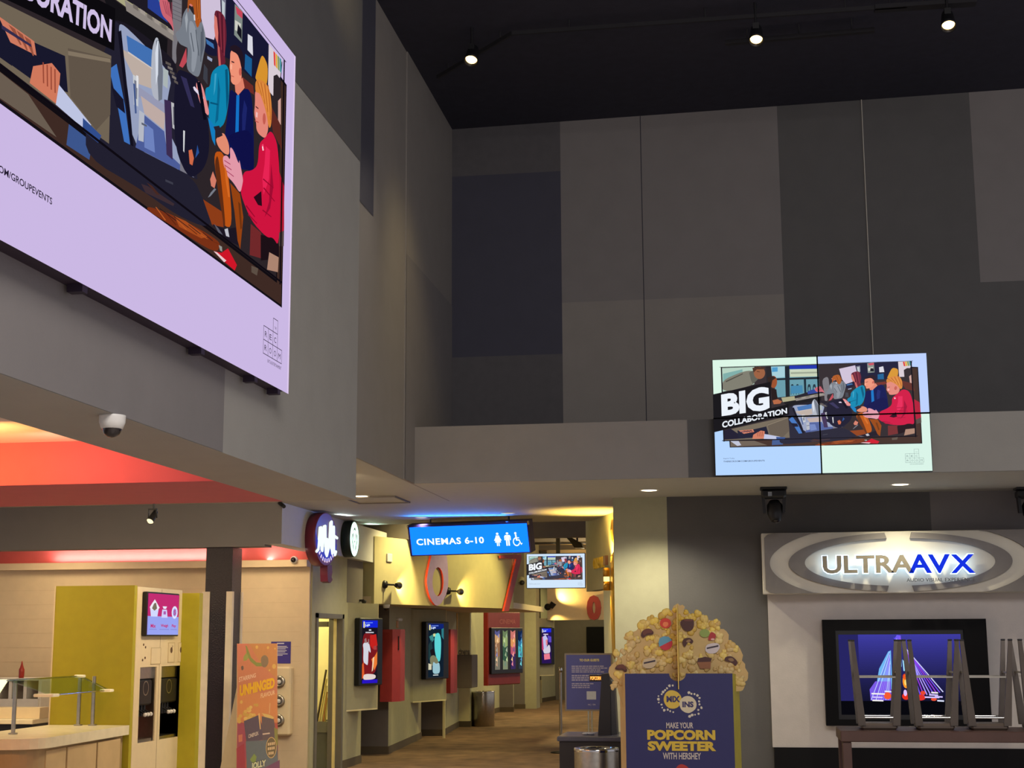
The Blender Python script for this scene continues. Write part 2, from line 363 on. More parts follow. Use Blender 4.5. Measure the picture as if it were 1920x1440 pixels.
((96,44,20),[(.676,.5059),(.6906,.5621),(.7117,.6695),(.7057,.6742),(.6915,.6297),(.6754,.5827),(.6652,.5326)]),
((15,20,76),[(.7116,.3095),(.7405,.307),(.7824,.2543),(.802,.2759),(.8128,.39),(.8115,.4622),(.7562,.4967),(.6944,.4785),(.7084,.3699)]),
((28,36,104),[(.7681,.3004),(.7808,.3131),(.7752,.3769),(.7924,.398),(.7646,.4111),(.7619,.3455)]),
((20,112,196),[(.7375,.3105),(.7489,.3008),(.7504,.4312),(.7374,.4398)]),
((224,130,106),[(.7298,.2853),(.7598,.2466),(.7687,.2672),(.7443,.3055),(.7333,.3041)]),
((238,146,118),[(.71,.2097),(.7394,.1863),(.7522,.2088),(.7539,.2293),(.7561,.2548),(.7394,.2809),(.7242,.2916),(.7146,.2901),(.7151,.275),(.7084,.2615),(.7097,.2392)]),
((34,22,34),[(.7052,.2055),(.7274,.181),(.7548,.174),(.7649,.2044),(.755,.2284),(.7462,.2081),(.736,.1998),(.7131,.2099)]),
((200,96,80),[(.7549,.234),(.7545,.239),(.7532,.2438),(.7511,.2475),(.7487,.2493),(.7464,.2489),(.7448,.2464),(.7441,.2423),(.7444,.2373),(.7458,.2325),(.7478,.2288),(.7502,.227),(.7525,.2273),(.7541,.2298)]),
((60,30,40),[(.7149,.2352),(.7255,.2301),(.7257,.2332),(.7151,.2388)]),
((15,16,70),[(.7139,.4291),(.8035,.3534),(.8168,.4547),(.8036,.472),(.7724,.4824),(.7406,.4554),(.7127,.4503)]),
((226,140,112),[(.6742,.4644),(.6934,.4372),(.715,.4546),(.7171,.4837),(.6958,.4917),(.6753,.4879),(.6659,.4757)]),
((40,34,46),[(.6568,.4495),(.6769,.4329),(.6907,.4491),(.6743,.4658)]),
((112,40,42),[(.807,.6116),(.8513,.6118),(.8517,.6817),(.8058,.6957)]),
((28,16,22),[(.8492,.619),(.9094,.5932),(.9302,.6044),(.9317,.6432),(.8519,.6876)]),
((206,20,62),[(.8325,.3755),(.8554,.3462),(.8833,.3021),(.9157,.3253),(.9311,.4604),(.9304,.61),(.9021,.5971),(.8755,.6127),(.8089,.603),(.7622,.5568),(.7676,.527),(.7719,.4917),(.808,.4662),(.8302,.4371)]),
((232,36,84),[(.8609,.3645),(.8807,.3642),(.8789,.4472),(.8567,.5042),(.8503,.4647),(.8581,.4164)]),
((160,12,50),[(.887,.3981),(.8991,.4539),(.8868,.5241),(.8638,.5619),(.8813,.5085),(.8842,.4566)]),
((44,10,26),[(.8154,.5346),(.8469,.4992),(.8513,.5382),(.8345,.5448)]),
((226,152,168),[(.6929,.5013),(.7081,.4887),(.7209,.4949),(.7173,.4589),(.7322,.4608),(.754,.4851),(.7541,.4673),(.7714,.5128),(.7705,.5223),(.7623,.5574),(.7357,.5439),(.7103,.5415),(.6949,.5195)]),
((170,70,100),[(.6985,.5072),(.7213,.5028),(.7214,.5054),(.6986,.5097)]),
((170,70,100),[(.699,.5184),(.726,.5144),(.7261,.517),(.6991,.5209)]),
((170,70,100),[(.7077,.5287),(.735,.5263),(.7351,.5289),(.7078,.5312)]),
((226,134,120),[(.8094,.2426),(.828,.2374),(.8546,.252),(.867,.286),(.8702,.3123),(.8583,.3458),(.8325,.3519),(.8195,.3468),(.8179,.3284),(.808,.3104),(.811,.2805)]),
((216,132,58),[(.81,.2143),(.8392,.1924),(.8701,.1922),(.8828,.2318),(.8829,.2922),(.8723,.308),(.8598,.2711),(.8413,.2474),(.828,.2374),(.8105,.2488)]),
((196,92,80),[(.8578,.2895),(.8574,.2969),(.8557,.3038),(.8531,.3088),(.8501,.3109),(.8472,.3097),(.8452,.3054),(.8442,.299),(.8446,.2916),(.8463,.2848),(.8489,.2798),(.8519,.2776),(.8548,.2788),(.8569,.283)]),
((90,40,44),[(.8136,.2842),(.8254,.2819),(.8256,.2852),(.8138,.288)]),
((172,132,112),[(.8866,.6472),(.9295,.6402),(.9271,.6834),(.8788,.6995)]),
((212,124,104),[(.6499,.587),(.6586,.5615),(.6719,.5764),(.6662,.5995),(.6544,.6009)]),
((120,124,136),[(.6662,.5995),(.6721,.5987),(.6536,.6264),(.6443,.636),(.6532,.6183)]),
((206,104,70),[(.5758,.5626),(.5862,.5531),(.5936,.57),(.5897,.59),(.5807,.5917)]),
((40,80,150),[(.6036,.5309),(.6099,.5459),(.5979,.5673)]),
((180,96,40),[(.8163,.2138),(.8188,.2119),(.8409,.2364),(.8384,.2388)]),
((232,150,70),[(.8239,.2098),(.8264,.2079),(.8473,.2431),(.8447,.2455)]),
((180,96,40),[(.8314,.2058),(.834,.2039),(.8537,.2499),(.8511,.2523)]),
((232,150,70),[(.8391,.2018),(.8416,.1999),(.8601,.2567),(.8575,.2591)]),
((180,96,40),[(.8468,.1977),(.8494,.1958),(.8666,.2635),(.864,.2659)]),
((232,150,70),[(.8546,.1937),(.8571,.1917),(.8731,.2703),(.8705,.2727)]),
((180,96,40),[(.8624,.1896),(.865,.1876),(.8796,.2772),(.877,.2796)]),
((130,60,24),[(.5816,.1767),(.5842,.1744),(.5912,.2239),(.5886,.2261)]),
((206,110,44),[(.585,.1763),(.5876,.174),(.5939,.2246),(.5913,.2268)]),
((130,60,24),[(.5883,.1759),(.591,.1736),(.5967,.2253),(.5941,.2275)]),
((206,110,44),[(.5917,.1755),(.5943,.1732),(.5994,.2261),(.5968,.2283)]),
((130,60,24),[(.5951,.1751),(.5977,.1728),(.6022,.2268),(.5996,.229)]),
((70,20,36),[(.6547,.1548),(.6575,.1524),(.6709,.2329),(.6677,.2355)]),
((140,50,66),[(.6626,.1522),(.6654,.1498),(.6762,.2366),(.673,.2391)]),
((70,20,36),[(.6706,.1497),(.6734,.1473),(.6815,.2402),(.6783,.2428)]),
((140,50,66),[(.6786,.1471),(.6815,.1447),(.6869,.2439),(.6837,.2464)]),
((240,190,190),[(.8143,.3004),(.8218,.2979),(.8207,.3126),(.814,.3145)]),
((190,84,76),[(.8103,.3268),(.8261,.3205),(.8262,.3232),(.8112,.3292)]),
((190,90,76),[(.7128,.2754),(.7234,.2704),(.7234,.2725),(.7129,.2778)]),
((250,176,150),[(.709,.2478),(.7154,.2455),(.7144,.2596),(.7091,.261)]),
((60,160,196),[(.6528,.3171),(.6597,.3106),(.6563,.3556),(.6517,.3743)]),
((8,84,120),[(.6895,.2787),(.6985,.2691),(.7051,.3354),(.6995,.3814)]),
((8,84,120),[(.6404,.3978),(.6683,.3829),(.6684,.3869),(.6406,.4023)]),
((160,166,174),[(.5484,.26),(.5539,.2405),(.5579,.2569),(.5547,.2916)]),
((84,90,100),[(.5672,.2813),(.57,.279),(.5817,.3167),(.5788,.319)]),
((84,90,100),[(.5828,.261),(.5857,.2586),(.5983,.3136),(.5954,.3159)]),
((84,90,100),[(.6009,.2511),(.6039,.2487),(.6055,.323),(.6026,.3253)]),
((206,206,214),[(.5754,.2297),(.5799,.2259),(.5818,.2393),(.5773,.2419)]),
((150,60,80),[(.4796,.2777),(.4814,.2762),(.4926,.2975),(.4908,.2994)]),
((150,60,80),[(.486,.2732),(.4877,.2717),(.4967,.2963),(.495,.2982)]),
((150,60,80),[(.4924,.2686),(.4941,.2671),(.5009,.2952),(.4992,.2971)]),
((150,60,80),[(.4988,.264),(.5006,.2624),(.5051,.294),(.5034,.2959)]),
((150,60,80),[(.5053,.2593),(.5071,.2578),(.5094,.2928),(.5076,.2948)]),
((50,46,84),[(.5409,.4071),(.5597,.4001),(.5881,.4502),(.5752,.4546)]),
((12,10,24),[(.5917,.3834),(.6047,.3737),(.6288,.4515),(.6188,.4584)]),
((150,10,44),[(.848,.4661),(.8516,.4614),(.8973,.4601),(.8944,.463)]),
((150,10,44),[(.8513,.4888),(.8549,.4842),(.9037,.4943),(.9008,.4972)]),
((150,10,44),[(.849,.5518),(.8526,.5473),(.8906,.5457),(.8877,.5486)]),
((150,10,44),[(.7808,.5785),(.7842,.5742),(.8202,.585),(.8175,.5877)]),
((150,10,44),[(.7905,.5968),(.7939,.5925),(.83,.5978),(.8273,.6004)]),
((240,70,110),[(.8396,.3754),(.8465,.3677),(.8519,.3829),(.8449,.3875)]),
((250,240,245),[(.8412,.379),(.8449,.3756),(.8482,.3853),(.8444,.3884)]),
((186,92,40),[(.48,.7528),(.4837,.7517),(.5129,.7651),(.5084,.7671)]),
((96,36,16),[(.5106,.7501),(.5145,.7489),(.5446,.7585),(.5399,.7605)]),
((186,92,40),[(.5423,.7473),(.5464,.7461),(.5774,.7516),(.5725,.7537)]),
((96,36,16),[(.5753,.7443),(.5795,.7431),(.6115,.7445),(.6064,.7467)]),
((186,92,40),[(.6095,.7413),(.6138,.74),(.6469,.7371),(.6416,.7394)]),
((96,36,16),[(.645,.7381),(.6496,.7368),(.6838,.7294),(.6783,.7317)]),
((30,22,26),[(.4926,.7487),(.5424,.7488),(.5418,.7507),(.492,.7505)]),
((30,22,26),[(.5353,.7429),(.5806,.7436),(.5799,.7455),(.5347,.7448)]),
((30,22,26),[(.5803,.7369),(.6205,.7381),(.6198,.7401),(.5796,.7388)]),
((30,22,26),[(.6276,.7305),(.6622,.7324),(.6615,.7344),(.6269,.7325)]),
((214,106,36),[(.6949,.5195),(.7059,.5356),(.7187,.5911),(.7126,.5947),(.7006,.556)]),
((110,50,16),[(.7503,.5843),(.759,.5851),(.7681,.6446),(.7618,.651)]),
((60,60,74),[(.5053,.6752),(.5284,.6689),(.5286,.6739),(.5056,.6801)]),
((70,40,34),[(.453,.7145),(.4685,.7126),(.4911,.7192),(.4818,.7247)]),
((190,190,200),[(.702,.6833),(.7139,.674),(.721,.693),(.7087,.6967)]),
((90,90,104),[(.6642,.6898),(.6802,.6923),(.6966,.7003),(.6806,.7032)]),
((112,104,98),[(.397,.3559),(.4112,.3517),(.4126,.3602),(.3984,.3643)]),
((160,150,142),[(.416,.3504),(.4305,.3461),(.4319,.3547),(.4174,.3589)]),
((112,104,98),[(.4354,.3448),(.4503,.3404),(.4518,.349),(.4369,.3534)]),
((160,150,142),[(.4553,.339),(.4706,.3345),(.4721,.3433),(.4568,.3477)]),
((112,104,98),[(.4757,.3331),(.4914,.3285),(.4929,.3374),(.4772,.3419)]),
((160,150,142),[(.4967,.3271),(.5127,.3223),(.5142,.3313),(.4981,.336)]),
((92,84,80),[(.4926,.4093),(.5084,.4033),(.5086,.409),(.4929,.4153)]),
((120,112,108),[(.4992,.415),(.5141,.4098),(.5144,.4155),(.4995,.421)]),
((92,84,80),[(.506,.4207),(.5199,.4164),(.5201,.4221),(.5062,.4268)]),
((120,112,108),[(.5127,.4265),(.5257,.423),(.5259,.4288),(.513,.4326)]),
((92,84,80),[(.5195,.4323),(.5315,.4297),(.5318,.4355),(.5198,.4384)]),
((214,220,232),[(.4621,.4146),(.4667,.3821),(.4697,.3805),(.4723,.4559),(.4675,.4841)]),
((226,226,230),[(.413,.5026),(.4186,.5007),(.419,.5281),(.4152,.5293)]),
((90,94,110),[(.432,.5941),(.4465,.5904),(.4467,.5943),(.4322,.5987)]),
((214,216,220),[(.5524,.5301),(.5579,.5276),(.5581,.5795),(.5546,.5775)]),
((70,90,140),[(.4056,.5263),(.4112,.5245),(.418,.5841),(.4134,.5874)]),
((206,196,190),[(.3886,.4688),(.4559,.4542),(.456,.4569),(.3888,.4725)]),
((226,190,150),[(.2916,.6911),(.2953,.6849),(.2963,.6878),(.294,.6916)]),
((112,100,84),[(.0461,.6193),(.3481,.5112),(.3517,.6948),(.1922,.7009),(.0448,.7021)]),
((96,84,72),[(.2495,.5732),(.348,.5168),(.3517,.6337),(.3203,.6878),(.26,.6628)]),
((24,20,40),[(.0437,.6192),(.0772,.6051),(.1434,.6909),(.0436,.6975)]),
((24,24,44),[(.1077,.6222),(.1753,.6187),(.2443,.593),(.254,.6581),(.1863,.6872),(.1127,.6917)]),
((206,122,96),[(.1139,.6225),(.1815,.6145),(.1872,.6371),(.1379,.6515)]),
((208,120,92),[(.1819,.6614),(.218,.6274),(.2362,.6338),(.2338,.6972),(.177,.6968)]),
((190,196,226),[(.2345,.6572),(.3082,.685),(.2957,.7044),(.2301,.6992)]),
((48,76,140),[(.2888,.6841),(.3324,.6905),(.3259,.7102),(.2895,.7086)]),
((150,70,52),[(.1994,.6399),(.2019,.6389),(.2048,.6769),(.2024,.6779)]),
((150,70,52),[(.2074,.6381),(.2098,.6371),(.2128,.6773),(.2103,.6783)]),
((150,70,52),[(.2154,.6362),(.2178,.6352),(.2207,.6777),(.2182,.6787)]),
((150,70,52),[(.2233,.6344),(.2258,.6334),(.2286,.678),(.2262,.679)]),
((150,80,60),[(.1323,.6233),(.1446,.6217),(.1578,.6402),(.1553,.6423)]),
((150,80,60),[(.147,.6218),(.1593,.6202),(.17,.6408),(.1675,.6429)]),
((150,80,60),[(.1618,.6203),(.1741,.6186),(.1822,.6413),(.1798,.6435)]),
((130,116,98),[(.2494,.5787),(.3449,.52),(.3466,.5267),(.2505,.5866)]),
((52,44,76),[(.1198,.6339),(.1752,.6254),(.1763,.6299),(.1209,.6407)]),
((70,66,58),[(.0593,.1916),(.1409,.1286),(.1432,.1355),(.0616,.2008)]),
((60,34,24),[(.209,.1125),(.2225,.1179),(.2224,.1224),(.2089,.1181)]),
((206,216,200),[(.3684,.1113),(.4172,.1111),(.417,.1189),(.3683,.1192)]),
((60,130,170),[(.3656,.2494),(.4204,.2471),(.4214,.3143),(.3654,.3178)]),
((14,10,18),[(.9359,.066),(.9359,.0689),(.0323,.069),(.0323,.066)]),
((14,10,18),[(.93,.066),(.934,.7163),(.928,.7164),(.924,.066)]),
((14,10,18),[(.9399,.7104),(.0344,.7086),(.0344,.7026),(.94,.7044)]),
((14,10,18),[(.0404,.7146),(.0383,.066),(.0443,.066),(.0464,.7145)]),
((12,10,14),[(-.0028,.3035),(.2717,.2089),(.2704,.4379),(.3515,.4065),(.3533,.4959),(-.0035,.6326)])]
# ------------------------------------------------------------------ paints and surfaces
P_LIGHT = mat('paint_light_grey', (150, 148, 143), .75, bump=.06, scale=4, bscale=60, noise=.03)
P_MID = mat('paint_mid_grey', (121, 117, 117), .75, bump=.06, scale=4, bscale=60, noise=.03)
P_DARK = mat('paint_dark_grey', (88, 87, 88), .8, bump=.06, scale=4, bscale=60, noise=.04)
P_NAVY = mat('paint_charcoal', (66, 66, 80), .8, bump=.06, scale=4, bscale=60, noise=.04)
P_WARM = mat('paint_warm_grey', (133, 128, 124), .75, bump=.06, scale=4, bscale=60, noise=.03)
P_CEIL = mat('ceiling_grey_paint', (172, 170, 162), .8, noise=.02)
P_BLACK = mat('ceiling_black_paint', (46, 46, 60), .9, noise=.1)
P_SAGE = mat('paint_sage', (164, 163, 138), .75, noise=.03, bump=.04, bscale=60)
P_OLIVE = mat('paint_olive_grey', (166, 162, 130), .75, noise=.04, bump=.04, bscale=60)
P_TAUPE = mat('paint_taupe', (112, 105, 98), .8, noise=.04)
P_CREAM = mat('cream_wall_board', (212, 192, 160), .7, noise=.03, bump=.05)
P_WHITE = mat('white_cove_paint', (222, 214, 205), .8, noise=.02)
P_RED = mat('red_cove_paint', (206, 92, 88), .7, noise=.03)
P_SKIRT = mat('dark_vinyl_skirting', (84, 72, 52), .6)
P_FRAME = mat('door_frame_grey', (104, 100, 90), .5)
P_YELL = mat('closet_yellow_paint', (226, 216, 166), .8, noise=.03)
P_WAINS = mat('black_wainscot', (14, 14, 18), .7, spec=.15)

CARPET = mat('brown_patterned_carpet', (112, 88, 66), .95, noise=.35, scale=3, bump=.3, bscale=90)

def quadwall(mb, a, b, z0, z1, m=0):
    return mb.poly([(a[0], a[1], z0), (b[0], b[1], z0), (b[0], b[1], z1), (a[0], a[1], z1)], m)

# floor
b = MB(); b.box(-13, -4, -.1, 8, 44, 0); struct(b, 'floor', CARPET)
b = MB(); b.box(-12.9, -3.9, 0, 7.9, 16.2, .004); struct(b, 'floor_lobby_bounce', mat('pale_bounce_tile', (196, 186, 176), .35, noise=.06, scale=2))  # unseen pale slab added to bounce light up onto the undersides

# hall ceiling, black, rising a little to the right
def hz(x): return 7.772+.0143*x
b = MB(); b.prism([(-3.5,-4,hz(-3.5)),(8,-4,hz(8)),(8,16.8,hz(8)),(-3.5,16.8,hz(-3.5))], (0,0,.15)); struct(b, 'ceiling', P_BLACK)

# left mass with the big screen: face, underside and paint blocks
LX, LY1, LZ0 = -2.8, 10.57, 2.715
b = MB(); b.box(-3.355, -4, LZ0, LX, LY1, 7.75, 0)
zt = at(620, 235, x=LX).z
for (y0, y1, z0, z1, m) in ((-3.9, 7.7, LZ0+.002, 3.6, 1), (-3.9, LY1-.001, zt, 7.74, 2)):
    e = .003; b.poly([(LX+e,y0,z0),(LX+e,y1,z0),(LX+e,y1,z1),(LX+e,y0,z1)], m)
struct(b, 'wall_left', [P_LIGHT, P_MID, P_DARK])
# soffit in front of the food shop: cross beam and lit recess
b = MB(); b.box(-13, 9.1, LZ0, -3.355, LY1, 3.255, 0); struct(b, 'trim_1', [mat('mauve_red_paint', (188, 84, 98), .7, noise=.03)])
b = MB(); b.box(-13, -4, 3.0, -3.355, 9.1, 3.1, 0); struct(b, 'ceiling_recess', [P_WHITE])

# strip wall between the left mass and the back wall
SX, BY = -3.27, 16.57
b = MB(); b.box(SX-.3, LY1, 3.41, SX, BY, 7.75, 0); b.box(SX-.02, LY1, 3.256, SX, BY, 3.41, 0)
b.box(SX-.1, 14.16, 3.258, SX+.012, BY-.001, 7.74, 0)
zz = at(765, 482, x=SX).z
b.poly([(SX+.016,14.165,3.26),(SX+.016,BY,3.26),(SX+.016,BY,zz),(SX+.016,14.165,zz)], 1)
zk = at(690, 395, x=SX).z
b.poly([(SX+.004,LY1,zk),(SX+.004,12.83,zk),(SX+.004,12.83,7.7),(SX+.004,LY1,7.7)], 2)
struct(b, 'wall_left_recess', [P_WARM, P_MID, P_NAVY])

# tall back wall with its painted tiles
b = MB(); b.box(-3.57, BY, 0.0, -1.4, BY+.02, 0.001)
b = MB(); xs = [SX, -1.954, .585, 2.745, 8]
def zrow(px, py): return at(px, py, y=BY).z
def tile(x0, x1, z0, z1, m): b.poly([(x0,BY,z0),(x1,BY,z0),(x1,BY,z1),(x0,BY,z1)], m)
ZT = 7.9
r1, r2 = zrow(950, 326), zrow(950, 667)
tile(xs[0], xs[1], r1, ZT, 1); tile(xs[0], xs[1], r2, r1, 2); tile(xs[0], xs[1], 3.83, r2, 1)
r3 = zrow(1350, 556); tile(xs[1], xs[2], r3, ZT, 0); tile(xs[1], xs[2], 3.83, r3, 3)
tile(xs[2], xs[3], 3.83, ZT, 4)
r4 = zrow(1870, 528); tile(xs[3], xs[4], r4, ZT, 0); tile(xs[3], xs[4], 3.83, r4, 4)
b.box(-1.006, BY-.003, 3.83, -.998, BY+.01, 7.76, 5)
b.box(SX, BY+.005, 3.3, 8, BY+.25, ZT, 1)
struct(b, 'wall_back', [P_MID, mat('paint_slate', (84, 82, 86), .8), P_NAVY, P_WARM, P_DARK, P_BLACK])

# projecting bulkhead under it
b = MB(); b.box(SX, 14.6, 3.257, 8, BY, 3.837, 0)
xa, xb = at(1290, 850, y=14.6).x, at(1740, 850, y=14.6).x
b.poly([(xa,14.596,3.26),(xb,14.596,3.26),(xb,14.596,3.836),(xa,14.596,3.836)], 1)
b.poly([(xb,14.596,3.26),(8,14.596,3.26),(8,14.596,3.836),(xb,14.596,3.836)], 2)
b.poly([(SX,14.597,3.256),(SX,BY,3.256),(8,BY,3.256),(8,14.597,3.256)], 3)
struct(b, 'trim_2', [P_WARM, P_DARK, P_LIGHT, P_CEIL])

# low ceiling running back into the corridor
b = MB(); b.box(-13, LY1, 3.257, SX-.021, BY, 3.4); b.box(-13, BY, 3.257, -1.4, 19.85, 3.4); struct(b, 'ceiling_low', P_CEIL)
b = MB(); b.box(-5.6, 21.5, 3.16, -1.9, 21.75, 4.05); struct(b, 'trim_3', P_TAUPE)
# ceiling of the far corridor with its painted ribs
b = MB(); b.box(-7, 19.85, 4.05, 0, 44, 4.2, 0)
for yy in (29.5, 32.5, 35, 37.6): b.box(-7, yy, 3.93, 0, yy+.18, 4.06, 1)
struct(b, 'ceiling_far', [P_CREAM, P_TAUPE])

# wall under the bulkhead (big-format auditorium entrance)
b = MB()
x1, x2 = -.795, at(1745, 960, y=BY).x
for a, c, m in ((-1.4, x1, 0), (x1, x2, 1), (x2, 8, 2)): b.box(a, BY, 0, c, BY+.25, 3.257, m)
struct(b, 'wall_back_lower', [P_SAGE, P_DARK, P_MID])
b = MB(); b.box(.285, BY-.1, .53, 6.5, BY, 2.165, 0); b.box(.3, BY-.11, 0, 6.5, BY, .53, 1); struct(b, 'trim_4', [mat('paint_silver_grey', (182, 177, 175), .75, bump=.06, bscale=60, noise=.03), P_WAINS])

# right wall of the corridor, angled
A, B1, B2, B3 = (-1.4, BY+.1), (-1.56, 18.5), (-1.756, 19.11), (-2.08, 20.12)
b = MB(); n = (.12, .04)
for p, q, z0 in ((A, B1, 0), (B1, B2, 0), (B2, B3, 2.32)):
    b.prism([(p[0],p[1],z0),(q[0],q[1],z0),(q[0]+.15,q[1],z0),(p[0]+.15,p[1],z0)], (0,0,3.9-z0), 0)
struct(b, 'wall_right', [P_SAGE])
# far end of the corridor
b = MB(); b.box(-8, 41.5, 0, 1, 41.7, 4.1, 0); b.box(-4.95, 38, 2.15, 0, 38.2, 4.1, 1); b.box(-4.3, 41.4, 0, -3.4, 41.5, 2.0, 2)
struct(b, 'wall_far', [P_TAUPE, P_CREAM, P_WAINS])

# left side: beam over the shop, sign fascia, back wall with its cream ledge
b = MB(); b.box(-13, 16.34, 2.755, -5.4, 16.6, 3.256); struct(b, 'trim_5', P_MID)
b = MB(); b.box(-5.4, 16.341, 2.78, -5.2, 21.45, 3.256, 0); b.box(-5.4, 16.338, 2.781, -5.201, 16.34, 3.255, 1); struct(b, 'trim_6', [mat('paint_pale_grey', (196, 196, 194), .7, noise=.02), P_MID])
SY = 17.9
b = MB(); b.box(-13, SY, 0, -5.32, SY+.05, 3.256, 0)
for k in range(12): b.box(-13, SY-.002, .35+k*.18, -5.42, SY+.01, .354+k*.18, 1)
struct(b, 'wall_shop_back', [P_CREAM, mat('cream_board_joint', (200, 178, 146), .7)])
b = MB(); b.box(-13, SY-.14, 2.59, -5.32, SY, 2.675, 0); b.box(-13, SY-.01, 2.676, -5.32, SY, 3.256, 1); struct(b, 'trim_7', [P_CREAM, P_RED])
# corridor left wall: pillar with the closet door, recesses coloured darker for shade, returns paler as lit
b = MB()
DY0, DY1, DZ = 18.2, 19.34, 1.965
X0 = -5.3
for a, c, z0, z1, m in ((SY+.052, DY0-.08, 0, 3.2, 0), (DY0-.08, DY1+.08, DZ+.06, 3.2, 0), (DY1+.08, 20.45, 0, 3.2, 0)):
    b.box(X0-.15, a, z0, X0, c, z1, m)
b.box(X0-.001, 19.6, 2.19, X0+.003, 20.45, 3.1, 2)
PL = [(X0,20.45),(-6.0,20.45),(-6.0,22.08),(-5.3,22.08),(-5.53,25.45),(-6.15,25.45),(-6.15,26.2),(-5.29,26.2),(-5.52,28.85),(-5.3,28.87),(-5.33,30.6),(-5.75,30.8),(-5.67,34.7),(-5.35,34.75),(-5.57,36.3),(-5.3,36.3),(-5.45,37.5),(-5.7,40.4),(-5.38,39.9),(-5.2,41.5)]
mi = [0,2,2,0,2,2,2,0,1,0,2,0,2,0,2,0,0,2,0]  # taupe on the recess faces stands in for their shade
for k in range(len(PL)-1): quadwall(b, PL[k], PL[k+1], 0, 4.05, mi[k])
struct(b, 'wall_corridor_left', [P_OLIVE, P_YELL, P_TAUPE])
b = MB()
for k in range(len(PL)-1):
    p, q = Vector(PL[k]+(0,)), Vector(PL[k+1]+(0,)); n = Vector((q.y-p.y, -(q.x-p.x), 0)).normalized()*.012
    b.prism([p, q, q+n, p+n], (0,0,.11))
b.box(X0, DY1+.1, 0, X0+.012, 20.46, .11)
struct(b, 'baseboard_left', P_SKIRT)
# angled fascia carrying the cinema numerals, with the low soffit behind it
HA, HB = Vector((-5.2, 20.65, 0)), Vector((-3.82, 24.9, 0))
hd = (HB-HA).normalized(); HANG = math.atan2(hd.x, hd.y); HLEN = (HB-HA).length
def hframe(s, z=0): p = HA+hd*s; return rotz_frame(p.x, p.y, z, HANG)
b = MB(hframe(0)); b.box(0, -.2, 2.19, HLEN, 0, 3.16, 0); b.box(.9, -.2, 3.16, HLEN, 0, 4.05, 0); b.box(0, 0, 2.195, 2.02, .02, 3.15, 0); struct(b, 'trim_8', [mat('straw_fascia_paint', (196, 186, 140), .75, noise=.03)])
b = MB(); b.prism([(-5.2,20.66,2.2),(-3.85,24.85,2.2),(-3.85,29,2.2),(-6.2,29,2.2),(-6.2,20.66,2.2)], (0,0,.1)); struct(b, 'ceiling_entrance', P_CREAM)
# tall pilasters further down the corridor
b = MB(); b.box(-5.55, 36.35, 0, -5.02, 37.0, 4.05); struct(b, 'column_far', P_OLIVE)

# closet behind the open door
b = MB()
b.box(-7, 20.3, 0, X0-.15, 20.34, 2.6, 0); b.box(-7, SY+.05, 0, -6.95, 20.3, 2.6, 0); b.box(-7, SY+.06, 2.4, X0-.15, 20.3, 2.45, 0)
struct(b, 'wall_closet', [P_YELL])
b = MB()
b.box(X0-.16, DY0-.08, 0, X0+.02, DY0, DZ+.06, 0); b.box(X0-.17, DY1, 0, X0+.02, DY1+.08, DZ+.06, 0); b.box(X0-.16, DY0-.08, DZ, X0+.02, DY1+.08, DZ+.06, 0)
d = struct(b, 'door_1', P_FRAME, 'grey steel door frame of the lit cleaning closet', 'door')
b = MB(); b.box(X0-.1, DY1-.02, .02, X0-.06, DY1, DZ); b.build('latch_strip', mat('brass_weatherstrip', (214, 200, 140), .4), d)
b = MB(); b.box(X0-.32, DY1-.1, 1.86, X0-.16, DY1-.04, 1.93); b.build('door_closer', P_FRAME, d)

# glossy dark column with pale corner guards
COLB = mat('dark_glossy_tile', (38, 30, 40), .3, noise=.2, scale=40, bump=.25, bscale=70, spec=.35)
GUARD = mat('pale_corner_guard', (226, 212, 190), .5)
cx0, cx1, cy0, cy1 = -6.12, -5.80, 16.4, 16.72
b = MB(); b.box(cx0, cy0, 0, cx1, cy1, 2.756, 0)
for (x, y) in ((cx0, cy0), (cx1, cy0), (cx1, cy1)): b.box(x-.03 if x == cx0 else x-.06, y-.012, 0, x+.06 if x == cx0 else x+.012, y+.05, at(x*0+430, 1109, y=16.4).z, 1)
struct(b, 'column', [COLB, GUARD])
# ------------------------------------------------------------------ common materials of the things
BLACKP = mat('black_plastic', (24, 24, 28), .4, noise=.08)
BEZEL = mat('black_bezel', (14, 14, 20), .35)
STEEL = mat('brushed_steel', (176, 170, 158), .28, metal=1, noise=.08, scale=30)
CHROME = mat('chrome', (205, 205, 205), .12, metal=1)
WHITEP = mat('white_plastic', (214, 212, 208), .45)
DKMETAL = mat('dark_metal', (48, 46, 48), .45, metal=.6)
LEDTILE = mat('led_cabinet', (46, 34, 52), .6)
PRINT = print_mat('printed_board')
LAMP_W = emat('warm_lamp', (255, 232, 196), 6)
LAMP_Y = emat('yellow_lamp', (255, 222, 130), 8)
LENS = mat('dark_dome_lens', (20, 10, 14), .06, spec=.8)
SCR_BIG, SCR, SCR_DIM = screen_mat('screen_large', 1.0), screen_mat('screen_lit', 1.05), screen_mat('screen_soft', .95)

